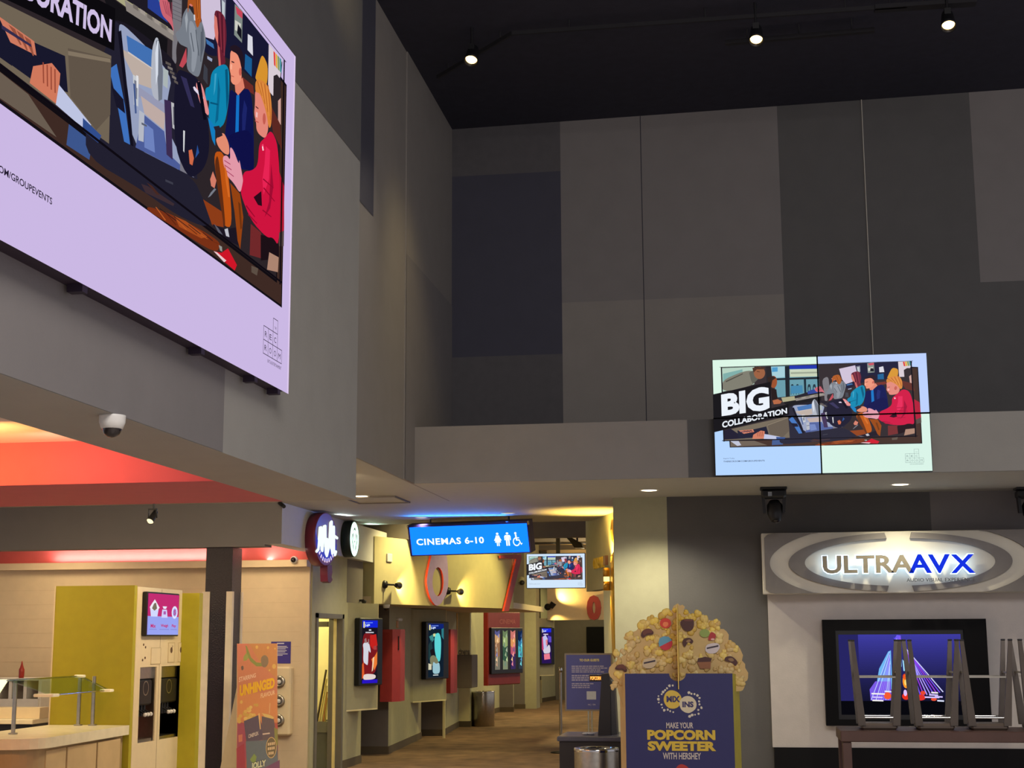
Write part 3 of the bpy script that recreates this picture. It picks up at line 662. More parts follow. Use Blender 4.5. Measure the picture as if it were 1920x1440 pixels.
def smooth(q, n=2):
    for _ in range(n):
        o = []
        for i in range(len(q)):
            (a, b), (c, d) = q[i], q[(i+1) % len(q)]
            o += [(a*.78+c*.22, b*.78+d*.22), (a*.22+c*.78, b*.22+d*.78)]
        q = o
    return q
def picture(P, base, step, tone=lambda c: c):
    """advertisement: seated group of people, black banner, pale surround.  P(u, v, layer) -> world point"""
    b = MB()
    for q, c in base: b.poly([P(u, v, 0) for u, v in q], 0, c)
    for k, (c, q) in enumerate(ART):
        q = smooth(q) if len(q) > 6 else q
        b.poly([P(u, v, step*(k+1)) for u, v in q], 0, tone(c))
    return b
def ptext(P, layer, t, q, c, bold=.02, sp=1.0):
    b = MB(); b.text4(t, [P(u, v, layer) for u, v in q], 0, bold, c, sp); return b
BIGQ = [(.036, .497), (.263, .452), (.263, .242), (.036, .306)]
COLQ = [(.037, .598), (.344, .486), (.344, .437), (.037, .542)]
def lettering(b, P, layer, white, ink):
    d = lambda q: [P(u, v, layer) for u, v in q]
    b.text4('BIG', d(BIGQ), 0, .05, white); b.text4('COLLABORATION', d(COLQ), 0, .035, white)
    b.text4('Inquire Today', d([(.038, .867), (.091, .867), (.091, .855), (.038, .855)]), 0, 0, ink)
    b.text4('THERECROOM.COM/GROUPEVENTS', d([(.038, .892), (.231, .892), (.231, .879), (.038, .879)]), 0, .012, ink)
    return b
def blocklogo(b, P, layer, ink):
    w, h = .0207, .0375; x0, y0 = .8795, .851; t = .0011
    cells = [(2, -1, 'THE'), (0, 0, 'R'), (1, 0, 'E'), (2, 0, 'C'), (0, 1, 'R'), (1, 1, 'O'), (2, 1, 'O'), (3, 1, 'M')]
    for i, j, ch in cells:
        a, c = x0+i*w, y0+j*h
        for (u0, v0, u1, v1) in ((a, c, a+w, c+t*1.7), (a, c+h, a+w, c+h+t*1.7), (a, c, a+t, c+h), (a+w, c, a+w+t, c+h+t*1.7)):
            b.poly([P(u0, v1, layer), P(u1, v1, layer), P(u1, v0, layer), P(u0, v0, layer)], 0, ink)
        fx, fy = (.3, .36) if ch != 'THE' else (.32, .58)
        b.text4(ch, [P(a+w*fx, c+h*.76, layer), P(a+w*(1.05-fx), c+h*.76, layer), P(a+w*(1.05-fx), c+h*fy, layer), P(a+w*fx, c+h*fy, layer)], 0, .0, ink)
    b.text4('EATS & ENTERTAINMENT', [P(.9, .945, layer), P(.962, .945, layer), P(.962, .936, layer), P(.9, .936, layer)], 0, .0, ink)
    return b

# big LED wall on the left mass -------------------------------------------------
YR, YW, ZB, ZTOP = 8.521, 4.198, 3.172, 5.341
t = thing('advertising_screen', 'huge lavender LED advertising screen on the grey wall above the red-lit soffit', 'screen', (LX, YR-YW/2, ZB))
b = MB(); b.box(LX, YR-YW+.01, ZB+.015, LX+.11, YR-.01, ZTOP-.01)
for y in (5.7, 7.1, 7.95, 8.38): b.box(LX+.02, y, ZB-.02, LX+.09, y+.05, ZB+.02)
b.build('cabinet', LEDTILE, t)
PX = LX+.112
PB = lambda u, v, k: Vector((PX+k, YR-YW+u*YW, ZTOP-v*(ZTOP-ZB)))
b = picture(PB, [([(0,0),(0,1),(1,1),(1,0)], (203, 184, 228)), ([(.993,0),(.993,1),(1,1),(1,0)], (226, 205, 240))], .0001)
lettering(b, PB, .027, (206, 190, 228), (34, 26, 46)); blocklogo(b, PB, .002, (34, 26, 46))
b.build('screen_picture', SCR_BIG, t)

# 2 x 2 video wall on the bulkhead ------------------------------------------------
VY = 14.44
c = [at(*p, y=VY) for p in ((1334, 674.3), (1737.6, 660), (1750.7, 884.8), (1341, 892.4))]
vx0, vx1 = (c[0].x+c[3].x)/2, (c[1].x+c[2].x)/2; vz1, vz0 = (c[0].z+c[1].z)/2, (c[2].z+c[3].z)/2
t = thing('video_panel_array', 'four-panel video wall showing the BIG collaboration picture above the entrance sign', 'screen', ((vx0+vx1)/2, VY, vz0))
xm, zm = (vx0+vx1)/2-.012, vz0+(vz1-vz0)*.487
for (a, cc, d, e) in ((vx0, xm, vz0, zm), (xm, vx1, vz0, zm), (vx0, xm, zm, vz1), (xm, vx1, zm, vz1)):
    b = MB(); b.rbox(a+.002, VY+.002, d+.002, cc-.002, VY+.09, e-.002, .006); b.build('display_panel', BEZEL, t)
b = MB(); b.box(vx0+.25, VY+.09, vz0+.15, vx1-.25, 14.598, vz1-.7); b.box(vx0+.9, VY+.09, vz0+.3, vx1-.9, 14.598, vz1-.5); b.build('wall_bracket', DKMETAL, t)
PV = lambda u, v, k: Vector((vx0+.008+u*(vx1-vx0-.016), VY-k, vz1-.008-v*(vz1-vz0-.016)))
um, vm = (xm-vx0)/(vx1-vx0), (vz1-zm)/(vz1-vz0)
tints = [([(0,0),(0,vm),(um,vm),(um,0)], (216, 242, 226)), ([(um,0),(um,vm),(1,vm),(1,0)], (186, 206, 250)), ([(0,vm),(0,1),(um,1),(um,vm)], (178, 210, 252)), ([(um,vm),(um,1),(1,1),(1,vm)], (214, 240, 228))]
b = picture(PV, tints, .0001, lambda c: tuple(min(255, v*.92+16) for v in c)); lettering(b, PV, .027, (232, 238, 246), (60, 70, 90)); blocklogo(b, PV, .001, (120, 140, 140))
b.build('screen_picture', SCR, t)
b = MB(); b.box(xm-.006, VY-.03, vz0, xm+.006, VY, vz1); b.box(vx0, VY-.031, zm-.006, vx1, VY, zm+.006); b.build('panel_seam', mat('seam_black', (4, 4, 6), .9, spec=.05), t)

# small hanging screen in the corridor -----------------------------------------------
HY = 26
c = [at(*p, y=HY) for p in ((985, 1040), (1095, 1037), (1098, 1101), (991, 1103))]
hx0, hx1, hz0, hz1 = (c[0].x+c[3].x)/2, (c[1].x+c[2].x)/2, (c[2].z+c[3].z)/2, (c[0].z+c[1].z)/2
t = thing('hanging_screen', 'small white screen hung from the ceiling pole beside the blue cinema sign', 'screen', ((hx0+hx1)/2, HY, hz0))
b = MB(); b.rbox(hx0-.012, HY+.003, hz0-.012, hx1+.012, HY+.07, hz1+.012, .006); b.build('housing', BEZEL, t)
b = MB(); xc = hx0+.55; b.box(xc-.035, HY+.07, hz0+.2, xc+.035, HY+.1, 4.05); b.box(xc-.12, HY+.07, hz0+.2, xc+.12, HY+.1, hz0+.4); b.build('ceiling_pole', DKMETAL, t)
PH = lambda u, v, k: Vector((hx0+u*(hx1-hx0), HY-k, hz1-v*(hz1-hz0)))
b = picture(PH, [([(0,0),(0,1),(1,1),(1,0)], (206, 226, 246))], .0001, lambda c: tuple(min(255, v*.9+30) for v in c)); lettering(b, PH, .027, (240, 244, 250), (90, 100, 130)); blocklogo(b, PH, .002, (150, 160, 170))
b.build('screen_picture', SCR, t)
# ================================================================== left: soffit fittings and food shop
# dome camera under the soffit
def dome_camera(name, label, c, r, axis, group=None, lens_first=False):
    t = thing(name, label, 'camera', c, group)
    a = Vector(axis)
    b = MB(); b.lathe([(0, -.001), (r*1.0, 0), (r, r*.12), (r*.98, r*.55), (r*.82, r*1.0), (r*.7, r*1.05)], c, a, 28); b.build('housing', WHITEP, t)
    b = MB(); b.lathe([(r*.74, r*.98), (r*.7, r*1.2), (r*.55, r*1.48), (r*.3, r*1.66), (0, r*1.72)], c, a, 24); b.build('dome_lens', LENS, t)
    return t
dome_camera('dome_camera', 'white dome camera with dark red lens under the grey soffit edge', at(211, 779, z=LZ0), .06, (0, 0, -1))
q = at(552, 1050, y=SY-.14); dome_camera('dome_camera', 'round white dome camera facing out of the cream ledge near the round red sign', q, .047, (0, -1, 0))
q = Vector((-5.085, 21.0, 2.188)); dome_camera('dome_camera', 'small white dome camera under the yellow fascia above the first poster screen', q, .05, (0, 0, -1))
b = MB(); q = at(680, 1128, x=-5.25); b.lathe([(0, 0), (.035, 0), (.03, -.04), (0, -.05)], (q.x+.02, q.y, q.z+.02), (0, 0, 1), 16)
b.box(q.x-.1, q.y-.012, q.z-.0, q.x+.02, q.y+.012, q.z+.03)
tag(b.build('motion_sensor', DKMETAL, None, q), 'tiny dark sensor left of the white dome camera under the fascia', 'sensor')

# black track spotlight hanging in front of the shop beam
q = at(288, 950, y=14.6); zt = 3.257
t = thing('hanging_spotlight', 'small black hanging spotlight with lit lens in front of the grey shop beam', 'spotlight', (q.x, q.y, zt))
b = MB(); b.tube((q.x, q.y, zt), (q.x, q.y, zt-.02), .05); b.tube((q.x, q.y, zt), (q.x, q.y, q.z-.02), .009); b.build('stem', BLACKP, t)
b = MB(); b.path([(q.x-.05, q.y, q.z-.03), (q.x-.055, q.y, q.z-.12), (q.x-.03, q.y, q.z-.14)], .007); b.path([(q.x+.03, q.y, q.z-.03), (q.x+.04, q.y, q.z-.12)], .007); b.box(q.x-.055, q.y-.01, q.z-.035, q.x+.04, q.y+.01, q.z-.02); b.build('yoke', BLACKP, t)
h0, h1 = Vector((q.x+.012, q.y+.03, q.z-.05)), Vector((q.x-.012, q.y-.05, q.z-.155))
b = MB(); b.tube(h0, h1, .026, .04); b.build('lamp_head', BLACKP, t)
b = MB(); d = (h1-h0).normalized(); b.lathe([(0, .022), (.02, .016), (.036, 0)], h1, d, 16); b.build('lens', emat('spot_lens', (255, 236, 180), 1.6), t)
# tiny bullet spot at the end of the beam
q = at(529, 943, y=16.3)
t = thing('bullet_camera', 'tiny black bullet camera at the top corner of the sign fascia', 'camera', q)
b = MB(); b.tube((q.x-.03, q.y, q.z+.0), (q.x+.05, q.y-.08, q.z-.05), .022); b.build('body', BLACKP, t)
b = MB(); b.tube((q.x-.03, q.y, q.z), (q.x-.03, q.y, q.z+.03), .012); b.box(q.x-.05, q.y-.02, q.z+.01, q.x+.0, q.y+.04, q.z+.02); b.build('mount', BLACKP, t)

# --- round dessert sign on the fascia: drum standing out, script lettering, spoon-like drip
FX = -5.2
q = at(600, 1010, x=FX)
cy, cz, R = 18.0, 3.005, .30
cA, cB = at(605, 960, x=-5.07), at(605, 1063, x=-5.07)
cy = (cA.y+cB.y)/2; cz = (cA.z+cB.z)/2; R = (cA.z-cB.z)/2*.98
t = thing('round_dessert_sign', 'round maroon and purple dessert shop sign with glowing white script', 'sign', (FX, cy, cz))
MAROON = mat('maroon_enamel', (112, 40, 62), .35); PINKFACE = mat('mauve_sign_face', (140, 84, 120), .4)
b = MB(); b.lathe([(0, 0), (R, 0), (R, .12), (R*.985, .135), (0, .135)], (FX, cy, cz), (1, 0, 0), 48); b.build('drum', MAROON, t)
b = MB(); b.lathe([(R*.97, .136), (0, .139)], (FX, cy, cz), (1, 0, 0), 48); b.build('face', PINKFACE, t)
fx = FX+.142
def sy(u): return cy+u*R
def sz(v): return cz+v*R
b = MB(); pts = [(fx, sy(.9*math.cos(a)), sz(-.1+.72*math.sin(a))) for a in [PI+PI*i/20 for i in range(21)]]
b.poly([(fx, sy(-.95), sz(.25))]+pts[:11]+[(fx, sy(.0), sz(-.3)), (fx, sy(-.6), sz(-.3))], 0)
b.poly(pts[8:]+[(fx, sy(.9), sz(-.35)), (fx, sy(.1), sz(-.35))], 0)
b.build('blue_panel', emat('sign_blue', (66, 72, 190), .9), t)
LIT = emat('sign_white_lit', (226, 244, 238), 1.25)
b = MB(); fx += .006
strokes = [[(-.92,-.5),(-.78,-.42),(-.66,.38),(-.55,.4),(-.5,-.4),(-.42,-.45),(-.3,.45),(-.18,.48),(-.12,-.5)], [(-.12,-.5),(.0,-.62),(.12,-.4),(.1,-.05),(0,.0),(-.03,-.4)], [(.12,-.4),(.22,-.2),(.3,.62),(.4,.68),(.42,-.3),(.5,-.5)], [(.62,.5),(.66,-.35),(.76,-.55),(.86,-.42)], [(.42,.12),(.7,.16),(.95,.1)]]
for st in strokes:
    b.path([(fx, sy(p*.95), sz(v)) for p, v in st], R*.052, 8)
    for p, v in st: b.ball((fx, sy(p*.95), sz(v)), R*.052, n=8, k=6)
b.build('script_lettering', LIT, t)
b = MB(); fx -= .003
for i, ch in enumerate('DESSERTS'):
    if ch == ' ': continue
    a = math.radians(222+i*13); r0 = .78; n = Vector((0, math.cos(a), math.sin(a))); tg = Vector((0, -math.sin(a), math.cos(a)))
    o = Vector((fx, cy, cz))+n*(R*(r0+.09))-tg*(R*.05)
    b.poly([o, o+tg*(R*.1), o+tg*(R*.085)-n*(R*.15), o+tg*(R*.015)-n*(R*.15)], 0)
b.build('small_lettering', emat('sign_pink_lit', (232, 214, 236), 1.1), t)
b = MB(); x0 = FX+.02
prof = [(-.18,-.93),(.2,-.93),(.26,-1.2),(.2,-1.38),(.3,-1.48),(.1,-1.6),(-.12,-1.55),(-.16,-1.3)]
b.prism([(x0, sy(p+.45), sz(v)) for p, v in prof], (.1, 0, 0)); b.build('drip_tail', MAROON, t)
t.rotation_euler.z = math.radians(-9); t.location.x += .045

# --- round coffee sign
cA, cB = at(665, 977, x=-5.07), at(665, 1045, x=-5.07)
cy, cz, R = (cA.y+cB.y)/2, (cA.z+cB.z)/2, (cA.z-cB.z)/2
t = thing('round_coffee_sign', 'round white lit sign with a green emblem and dark rim beside the dessert sign', 'sign', (FX, cy, cz))
b = MB(); b.lathe([(0, 0), (R, 0), (R, .12), (R*.97, .13), (R*.94, .125)], (FX, cy, cz), (1, 0, 0), 48); b.build('rim', mat('black_green_rim', (24, 38, 38), .35), t)
b = MB(); b.lathe([(R*.95, .127), (0, .127)], (FX, cy, cz), (1, 0, 0), 48); b.build('lit_face', emat('sign_mint_lit', (206, 246, 226), 1.9), t)
b = MB(); fx = FX+.13
def G(pts): b.poly([(fx, cy+u*R*.9, cz+v*R*.9) for u, v in pts], 0)
G([(-.3,.42),(-.2,.62),(0,.74),(.2,.62),(.3,.42),(.22,.5),(0,.6),(-.22,.5)])
for s in (-1, 1):
    G([(s*.3,.42),(s*.42,.2),(s*.34,-.02),(s*.26,-.1),(s*.3,.1),(s*.24,.3)])
    G([(s*.62,.3),(s*.7,.02),(s*.56,-.3),(s*.5,-.3),(s*.6,0),(s*.5,.28)])
    G([(s*.46,.05),(s*.5,-.2),(s*.36,-.62),(s*.3,-.6),(s*.42,-.2)])
    G([(s*.26,-.2),(s*.32,-.42),(s*.2,-.74),(s*.14,-.72),(s*.22,-.42)])
    G([(s*.14,.26),(s*.06,.28),(s*.06,.24),(s*.14,.22)])
G([(-.06,.08),(.06,.08),(.03,.04),(-.03,.04)]); G([(-.1,-.1),(.1,-.1),(.04,-.24),(-.04,-.24)])
b.build('emblem', mat('emblem_green', (22, 60, 50), .5), t)

# --- yogurt kiosk
GREEN = mat('lime_green_panel', (170, 160, 36), .55, noise=.04); GREEN2 = mat('lime_green_edge', (150, 142, 34), .55)
KW = mat('kiosk_white_laminate', (224, 206, 170), .4, noise=.03)
KX0, KX1, KY0, KY1, KZ = -6.45, -5.66, 13.3, 14.5, 2.21
t = thing('yogurt_kiosk', 'freestanding white yogurt kiosk with lime green walls', 'kiosk', (-6.05, KY0, 0))
b = MB(); b.box(KX0, KY0, 0, KX1, KY0+.06, KZ, 0); b.box(KX0-.012, KY0-.004, 0, KX0, KY0+.06, KZ, 1); b.build('green_side_wall', [GREEN, KW], t)
b = MB(); b.box(KX0, KY0+.06, 0, -6.1, KY1, KZ-.02)
fx0, fx1 = -6.1, KX1+.005
my = [at(258, 1300, x=KX1).y, at(296, 1300, x=KX1).y, at(346, 1300, x=KX1).y]
mz0, mz1 = at(270, 1392, x=KX1).z, at(270, 1251, x=KX1).z
mys = [(my[0]+.03, my[1]-.06), (my[1]+.06, my[2]-.12)]
yy = [KY0+.06]+[v for p in mys for v in p]+[KY1]
b.box(fx0, KY0+.06, 0, fx1, KY1, mz0); b.box(fx0, KY0+.06, mz1, fx1, KY1, KZ-.01)
for k in (0, 2, 4): b.box(fx0, yy[k], mz0, fx1, yy[k+1], mz1)
b.box(fx1, my[1]-.004, 0, fx1+.001, my[1]+.004, KZ-.02, 1)
b.build('machine_cabinet', [KW, mat('cabinet_joint', (170, 150, 116), .6)], t)
b = MB(); b.box(-5.9, KY1, 0, -5.47, KY1+.1, 2.17, 0); b.build('green_end_fin', GREEN, t)
CARDM = [KW, mat('card_edge', (190, 170, 130), .6), mat('brown_print', (92, 62, 44), .6)]
for (u0, u1, v0, v1, dots) in ((0.22, .42, 1214, 1245, 0), (.58, .72, 1205, 1243, 1), (.8, .93, 1205, 1243, 1)):
    b = MB()
    y0, y1 = my[0]+(my[2]-my[0])*u0, my[0]+(my[2]-my[0])*u1; z0, z1 = at(300, v1, x=KX1).z, at(300, v0, x=KX1).z
    b.box(fx1, y0, z0, fx1+.006, y1, z1, 0)
    for (a, c, d, e) in ((y0, y1, z0, z0+.006), (y0, y1, z1-.006, z1), (y0, y0+.005, z0, z1), (y1-.005, y1, z0, z1)): b.box(fx1+.006, a, d, fx1+.008, c, e, 1)
    if dots: ym = (y0+y1)/2; zm2 = z0+(z1-z0)*.62; b.ball((fx1+.006, ym, zm2), .004, .03, .03, m=2); b.poly([(fx1+.0085, ym, zm2), (fx1+.0085, ym+.02, zm2+.05), (fx1+.0085, ym+.03, zm2+.04)], 2)
    b.build('flavour_card', CARDM, t)
for (u, v) in ((.06, 1211), (.1, 1216), (.05, 1240), (.1, 1236)):
    b = MB(); yb, zb = my[0]+(my[2]-my[0])*u, at(262, v, x=KX1).z
    b.rbox(fx1, yb, zb, fx1+.008, yb+.016, zb+.022, .003); b.build('standoff_bolt', CARDM[2], t)
for (y0, y1), lab, bk in zip(mys, ('left soft serve machine with reddish drip panel in the kiosk front', 'right soft serve machine with grey drip panel in the kiosk front'), ((120, 62, 58), (186, 176, 166))):
    m = thing('soft_serve_machine', lab, 'machine', (-5.8, (y0+y1)/2, mz0), 'soft serve machines in the kiosk')
    w = y1-y0; e = .004
    b = MB(); xb = -5.86
    b.box(xb-.02, y0+e, mz0+.002, xb, y1-e, mz1-.002, 0)
    b.box(xb, y0+e, mz0+.002, fx1-.01, y0+.02, mz1-.002, 1); b.box(xb, y1-.02, mz0+.002, fx1-.01, y1-e, mz1-.002, 1)
    b.box(xb, y0+.02, mz1-.11, fx1-.03, y1-.02, mz1-.004, 1); b.build('steel_housing', [mat('drip_panel', bk, .3), STEEL], m)
    b = MB(); b.rbox(xb, y0+.04, mz1-.36, fx1-.02, y1-.05, mz1-.12, .015); b.build('black_head', BLACKP, m)
    b = MB(); zc, yc = mz1-.2, (y0+y1)/2-.01
    n = 24; rr, ri = .07, .06
    for k in range(n):
        a0, a1 = 2*PI*k/n, 2*PI*(k+1)/n
        b.poly([(fx1-.017, yc+r*math.cos(a), zc+r*math.sin(a)) for r, a in ((rr, a0), (rr, a1), (ri, a1), (ri, a0))])
    b.build('dial_ring', STEEL, m)
    for dy in (-.07, .0, .07):
        b = MB(); b.tube((fx1-.06, yc+dy, mz1-.36), (fx1-.06, yc+dy, mz1-.46), .014, .018); b.tube((fx1-.06, yc+dy, mz1-.4), (fx1+.01, yc+dy, mz1-.44), .008); b.build('dispensing_valve', BLACKP, m)
    for dy in (-.07, .0, .07): b = MB(); b.ball((fx1+.012, yc+dy, mz1-.445), .02); b.build('valve_knob', WHITEP, m)
    b = MB(); b.box(xb, y0+.03, mz0+.002, fx1-.02, y1-.03, mz0+.03); b.build('drip_tray', STEEL, m)

# pink menu screen on the kiosk
sx = KX1+.06
q0, q1 = at(277, 1150, x=sx), at(335, 1150, x=sx); z1, z0 = at(277, 1112, x=sx).z, at(277, 1190, x=sx).z
t = thing('menu_screen', 'pink and pale blue yogurt menu screen with three pictures on the white kiosk', 'screen', (sx, (q0.y+q1.y)/2, z0))
b = MB(); b.rbox(sx-.05, q0.y-.015, z0-.015, sx-.002, q1.y+.015, z1+.015, .006); b.box(fx1, q0.y+.1, z0+.1, sx-.05, q1.y-.15, z1-.2); b.build('housing', BEZEL, t)
PM = lambda u, v, k: Vector((sx+k, q0.y+u*(q1.y-q0.y), z1-v*(z1-z0)))
b = MB()
def R4(u0, v0, u1, v1, c, k): b.poly([PM(u0,v1,k), PM(u1,v1,k), PM(u1,v0,k), PM(u0,v0,k)], 0, c)
def PG(pts, c, k): b.poly([PM(u, v, k) for u, v in pts], 0, c)
R4(0,0,1,1,(190,44,110),0); R4(0,.55,1,1,(150,160,236),.0005)
PG([(.06,.32),(.34,.32),(.3,.56),(.1,.56)], (205,212,250), .001)
PG([(.05,.34),(.12,.24),(.2,.14),(.25,.2),(.33,.3),(.36,.34),(.3,.4),(.1,.4)], (236,230,240), .0015); PG([(.12,.36),(.18,.24),(.24,.22),(.28,.36),(.2,.42)], (120,110,90), .002)
PG([(.46,.3),(.6,.3),(.57,.36),(.49,.36)], (230,230,250), .001); PG([(.45,.38),(.6,.38),(.63,.58),(.43,.58)], (205,205,246), .001); PG([(.49,.42),(.57,.42),(.57,.5),(.49,.5)], (170,90,170), .0015)
PG([(.86+.1*math.cos(a), .44+.16*math.sin(a)) for a in [2*PI*i/16 for i in range(16)]], (222,222,250), .001); PG([(.86+.06*math.cos(a), .44+.1*math.sin(a)) for a in [2*PI*i/16 for i in range(16)]], (150,140,210), .0015); b.text4('S', [PM(.83,.5,.002), PM(.89,.5,.002), PM(.89,.38,.002), PM(.83,.38,.002)], 0, .03, (190,40,110))
for tx, u0, u1 in (('Mix', .1, .26), ('Weigh', .42, .66), ('Pay', .78, .92)):
    b.text4(tx, [PM(u0,.83,.001), PM(u1,.83,.001), PM(u1,.74,.001), PM(u0,.74,.001)], 0, .03, (190,36,110)); R4(u0-.04,.865,u1+.03,.873,(110,100,170),.001)
b.build('screen_picture', SCR, t)

# --- serving counter with sneeze guard
CT = mat('white_countertop', (230, 220, 190), .25); CW = mat('beige_wood_panel', (196, 170, 126), .45, noise=.08, scale=5)
t = thing('serving_counter', 'white-topped serving counter with beige wood panels in front of the lime wall', 'counter', (-6.1, 12.3, 0))
def outline(o):
    P = [(-5.66+o, KY0-.005), (-5.62+o, 11.65)]
    for k in range(7): a = -k*PI/12; P.append((-5.9+(.28+o)*math.cos(a), 11.62+(.28+o)*math.sin(a)))
    return P+[(-7.6, 11.34-o), (-7.6, 12.0), (-6.45, 12.0), (-6.45, KY0-.005)]
b = MB(); b.prism([(x, y, .835) for x, y in outline(0)], (0, 0, .085)); b.build('countertop', CT, t)
b = MB(); b.prism([(x, y, .0) for x, y in outline(-.06)], (0, 0, .834)); b.build('carcass', mat('counter_carcass', (168, 144, 106), .6), t)
for (y0, y1) in ((12.66, 13.14), (12.06, 12.63), (11.66, 12.03)): b = MB(); b.rbox(-5.70, y0, .06, -5.672, y1, .81, .004); b.build('front_panel', CW, t)
b = MB(); b.rbox(-7.5, 11.385, .06, -5.98, 11.41, .81, .004); b.build('front_panel', CW, t)
# sneeze guard
GL = glass_mat('clear_guard_glass')
t = thing('sneeze_guard', 'clear glass sneeze guard on steel posts over the serving counter', 'guard', (-6.1, 12.4, .92))
zt = at(38, 1274, x=-6.12).z; PG_ = [(-6.12, 11.95), (-6.12, 13.2), (-5.98, 13.2)]
zt = 1.37; zl = 1.24
for (x, y) in PG_: b = MB(); b.tube((x, y, .921), (x, y, zt), .018); b.tube((x, y, .921), (x, y, .932), .04); b.build('post', STEEL, t)
b = MB(); b.prism([(-6.12, 11.8, zt), (-6.12, 13.22, zt), (-5.84, 13.22, zl), (-5.84, 12.02, zl)], (.004, 0, .008)); b.build('glass_pane', GL, t)
b = MB(); b.prism([(-7.3, 11.86, zt), (-6.14, 11.86, zt), (-6.14, 11.72, zl+.02), (-7.3, 11.72, zl+.02)], (0, .004, .008)); b.build('glass_pane', GL, t)
b = MB(); b.path([(-6.12, 11.8, zt), (-6.12, 13.22, zt)], .007); b.path([(-5.84, 12.02, zl), (-5.84, 13.22, zl)], .007); b.path([(-6.12, 13.2, zt), (-5.84, 13.2, zl)], .006); b.build('glass_rail', CHROME, t)
WCLIP = mat('white_acrylic_clip', (244, 240, 222), .3)
for (x, y, z, s) in ((-5.86, 12.0, zl, .09), (-5.83, 13.15, zl, .055), (-6.1, 13.15, zt, .045)): b = MB(); b.rbox(x-s, y-s*.7, z-.012, x+s, y+s*.7, z+.014, .006); b.build('white_clip', WCLIP, t)
# things behind the guard
q = at(40, 1270, y=17.0)
b = MB(); q.z = at(40, 1271, y=17.0).z; b.lathe([(0, 0), (.03, 0), (.033, .02), (.033, .1), (.02, .13), (.01, .17), (.006, .2), (0, .2)], q, (0, 0, 1), 16)
tag(b.build('sauce_bottle', mat('red_sauce', (150, 40, 28), .3), None, q), 'red sauce bottle on the white back shelf', 'bottle')
zs = q.z
t = thing('back_shelf', 'white back shelf unit with open bays behind the sneeze guard', 'shelf', (-8.8, 17.2, 0))
xl, xr = at(-60, 1300, y=17).x, at(78, 1300, y=17).x
b = MB(); b.box(xl, 16.9, zs-.03, xr, 17.4, zs-.001); b.build('top_board', WHITEP, t)
b = MB(); zb = at(40, 1310, y=17).z; b.box(xl, 16.95, 0, xr, 17.4, zb-.12, 0)
for k in range(6): xk = xl+(xr-xl)*k/5; b.box(xk-.02, 16.95, zb-.12, xk+.02, 17.4, zs-.03, 0)
b.box(xl, 17.3, zb-.1, xr, 17.4, zs-.03, 1); b.box(xl, 16.92, zb-.14, xr, 16.96, zb, 0); b.build('carcass', [WHITEP, mat('shelf_back', (120, 100, 76), .7)], t)
xr2 = at(66, 1340, y=14.6).x
t = thing('prep_table', 'low white-topped prep table with black front behind the counter', 'table', (xr2-.6, 14.7, 0))
zz = at(30, 1352, y=14.6).z+.02
b = MB(); b.rbox(xr2-1.3, 14.55, zz-.05, xr2, 15.0, zz, .006); b.build('top', CT, t)
b = MB(); b.box(xr2-1.28, 14.58, 0, xr2-.02, 14.95, zz-.05); b.build('black_front', BLACKP, t)
b = MB(); z2 = zz+.001
b.box(xr2-.62, 14.7, z2, xr2, 14.9, z2+.11)
tag(b.build('topping_box', KW, None, (xr2-.3, 14.7, z2)), 'beige box on the prep table behind the guard', 'box')
b = MB(); random.seed(4)
for k in range(10): b.ball((xr2-.82+random.random()*.14, 14.66+random.random()*.06, z2+.025+random.random()*.02), .035, .03, .026, 8, 6)
tag(b.build('red_topping', mat('red_fruit', (150, 60, 36), .5), None, (xr2-.75, 14.7, z2)), 'heap of red topping beside the beige box', 'topping', None, 'stuff')

# cleaning closet contents
zb = at(604, 1351, y=19.8).z; yc = 19.75
t = thing('utility_bin', 'grey utility bin standing in the lit closet doorway', 'bin', (-5.69, yc, 0))
b = MB()
b.box(-5.86, yc-.2, .0, -5.53, yc+.26, .02)
for w in ((-5.86,yc-.2,-5.84,yc+.26),(-5.55,yc-.2,-5.53,yc+.26),(-5.84,yc-.2,-5.55,yc-.18),(-5.84,yc+.24,-5.55,yc+.26)): b.box(w[0],w[1],.02,w[2],w[3],zb-.14)
b.build('body', mat('grey_bin', (92, 94, 84), .5), t)
b = MB()
for w in ((-5.89,yc-.23,-5.845,yc+.29),(-5.56,yc-.23,-5.52,yc+.29),(-5.845,yc-.23,-5.56,yc-.185),(-5.845,yc+.245,-5.56,yc+.29)): b.box(w[0],w[1],zb-.14,w[2],w[3],zb)
b.build('rim', mat('grey_bin_rim', (104, 104, 92), .5), t)
hc = [(70, 56, 30), (206, 184, 110), (216, 200, 130), (190, 130, 70), (200, 180, 100)]
lb = ['dark broom handle leaning highest in the closet', 'pale mop handle right of the dark handle', 'cream mop handle in the middle of the closet bundle', 'orange-brown broom handle in the closet bundle', 'shortest pale handle nearest the door frame']
for k in range(5):
    b = MB(); x = -5.8+.03*k; y0, y1 = yc-.1+.04*k, yc-.05+.05*k; b.tube((x, y0, .03), (x+(.2,.16,.12,.08,.04)[k], y1, zb+(.68, .56, .46, .38, .3)[k]), .014, n=10)
    o = b.build('broom_handle', mat('handle_paint', hc[k], .5), None, (x, y0, .03)); tag(o, lb[k], 'broom', 'broom and mop handles in the closet')

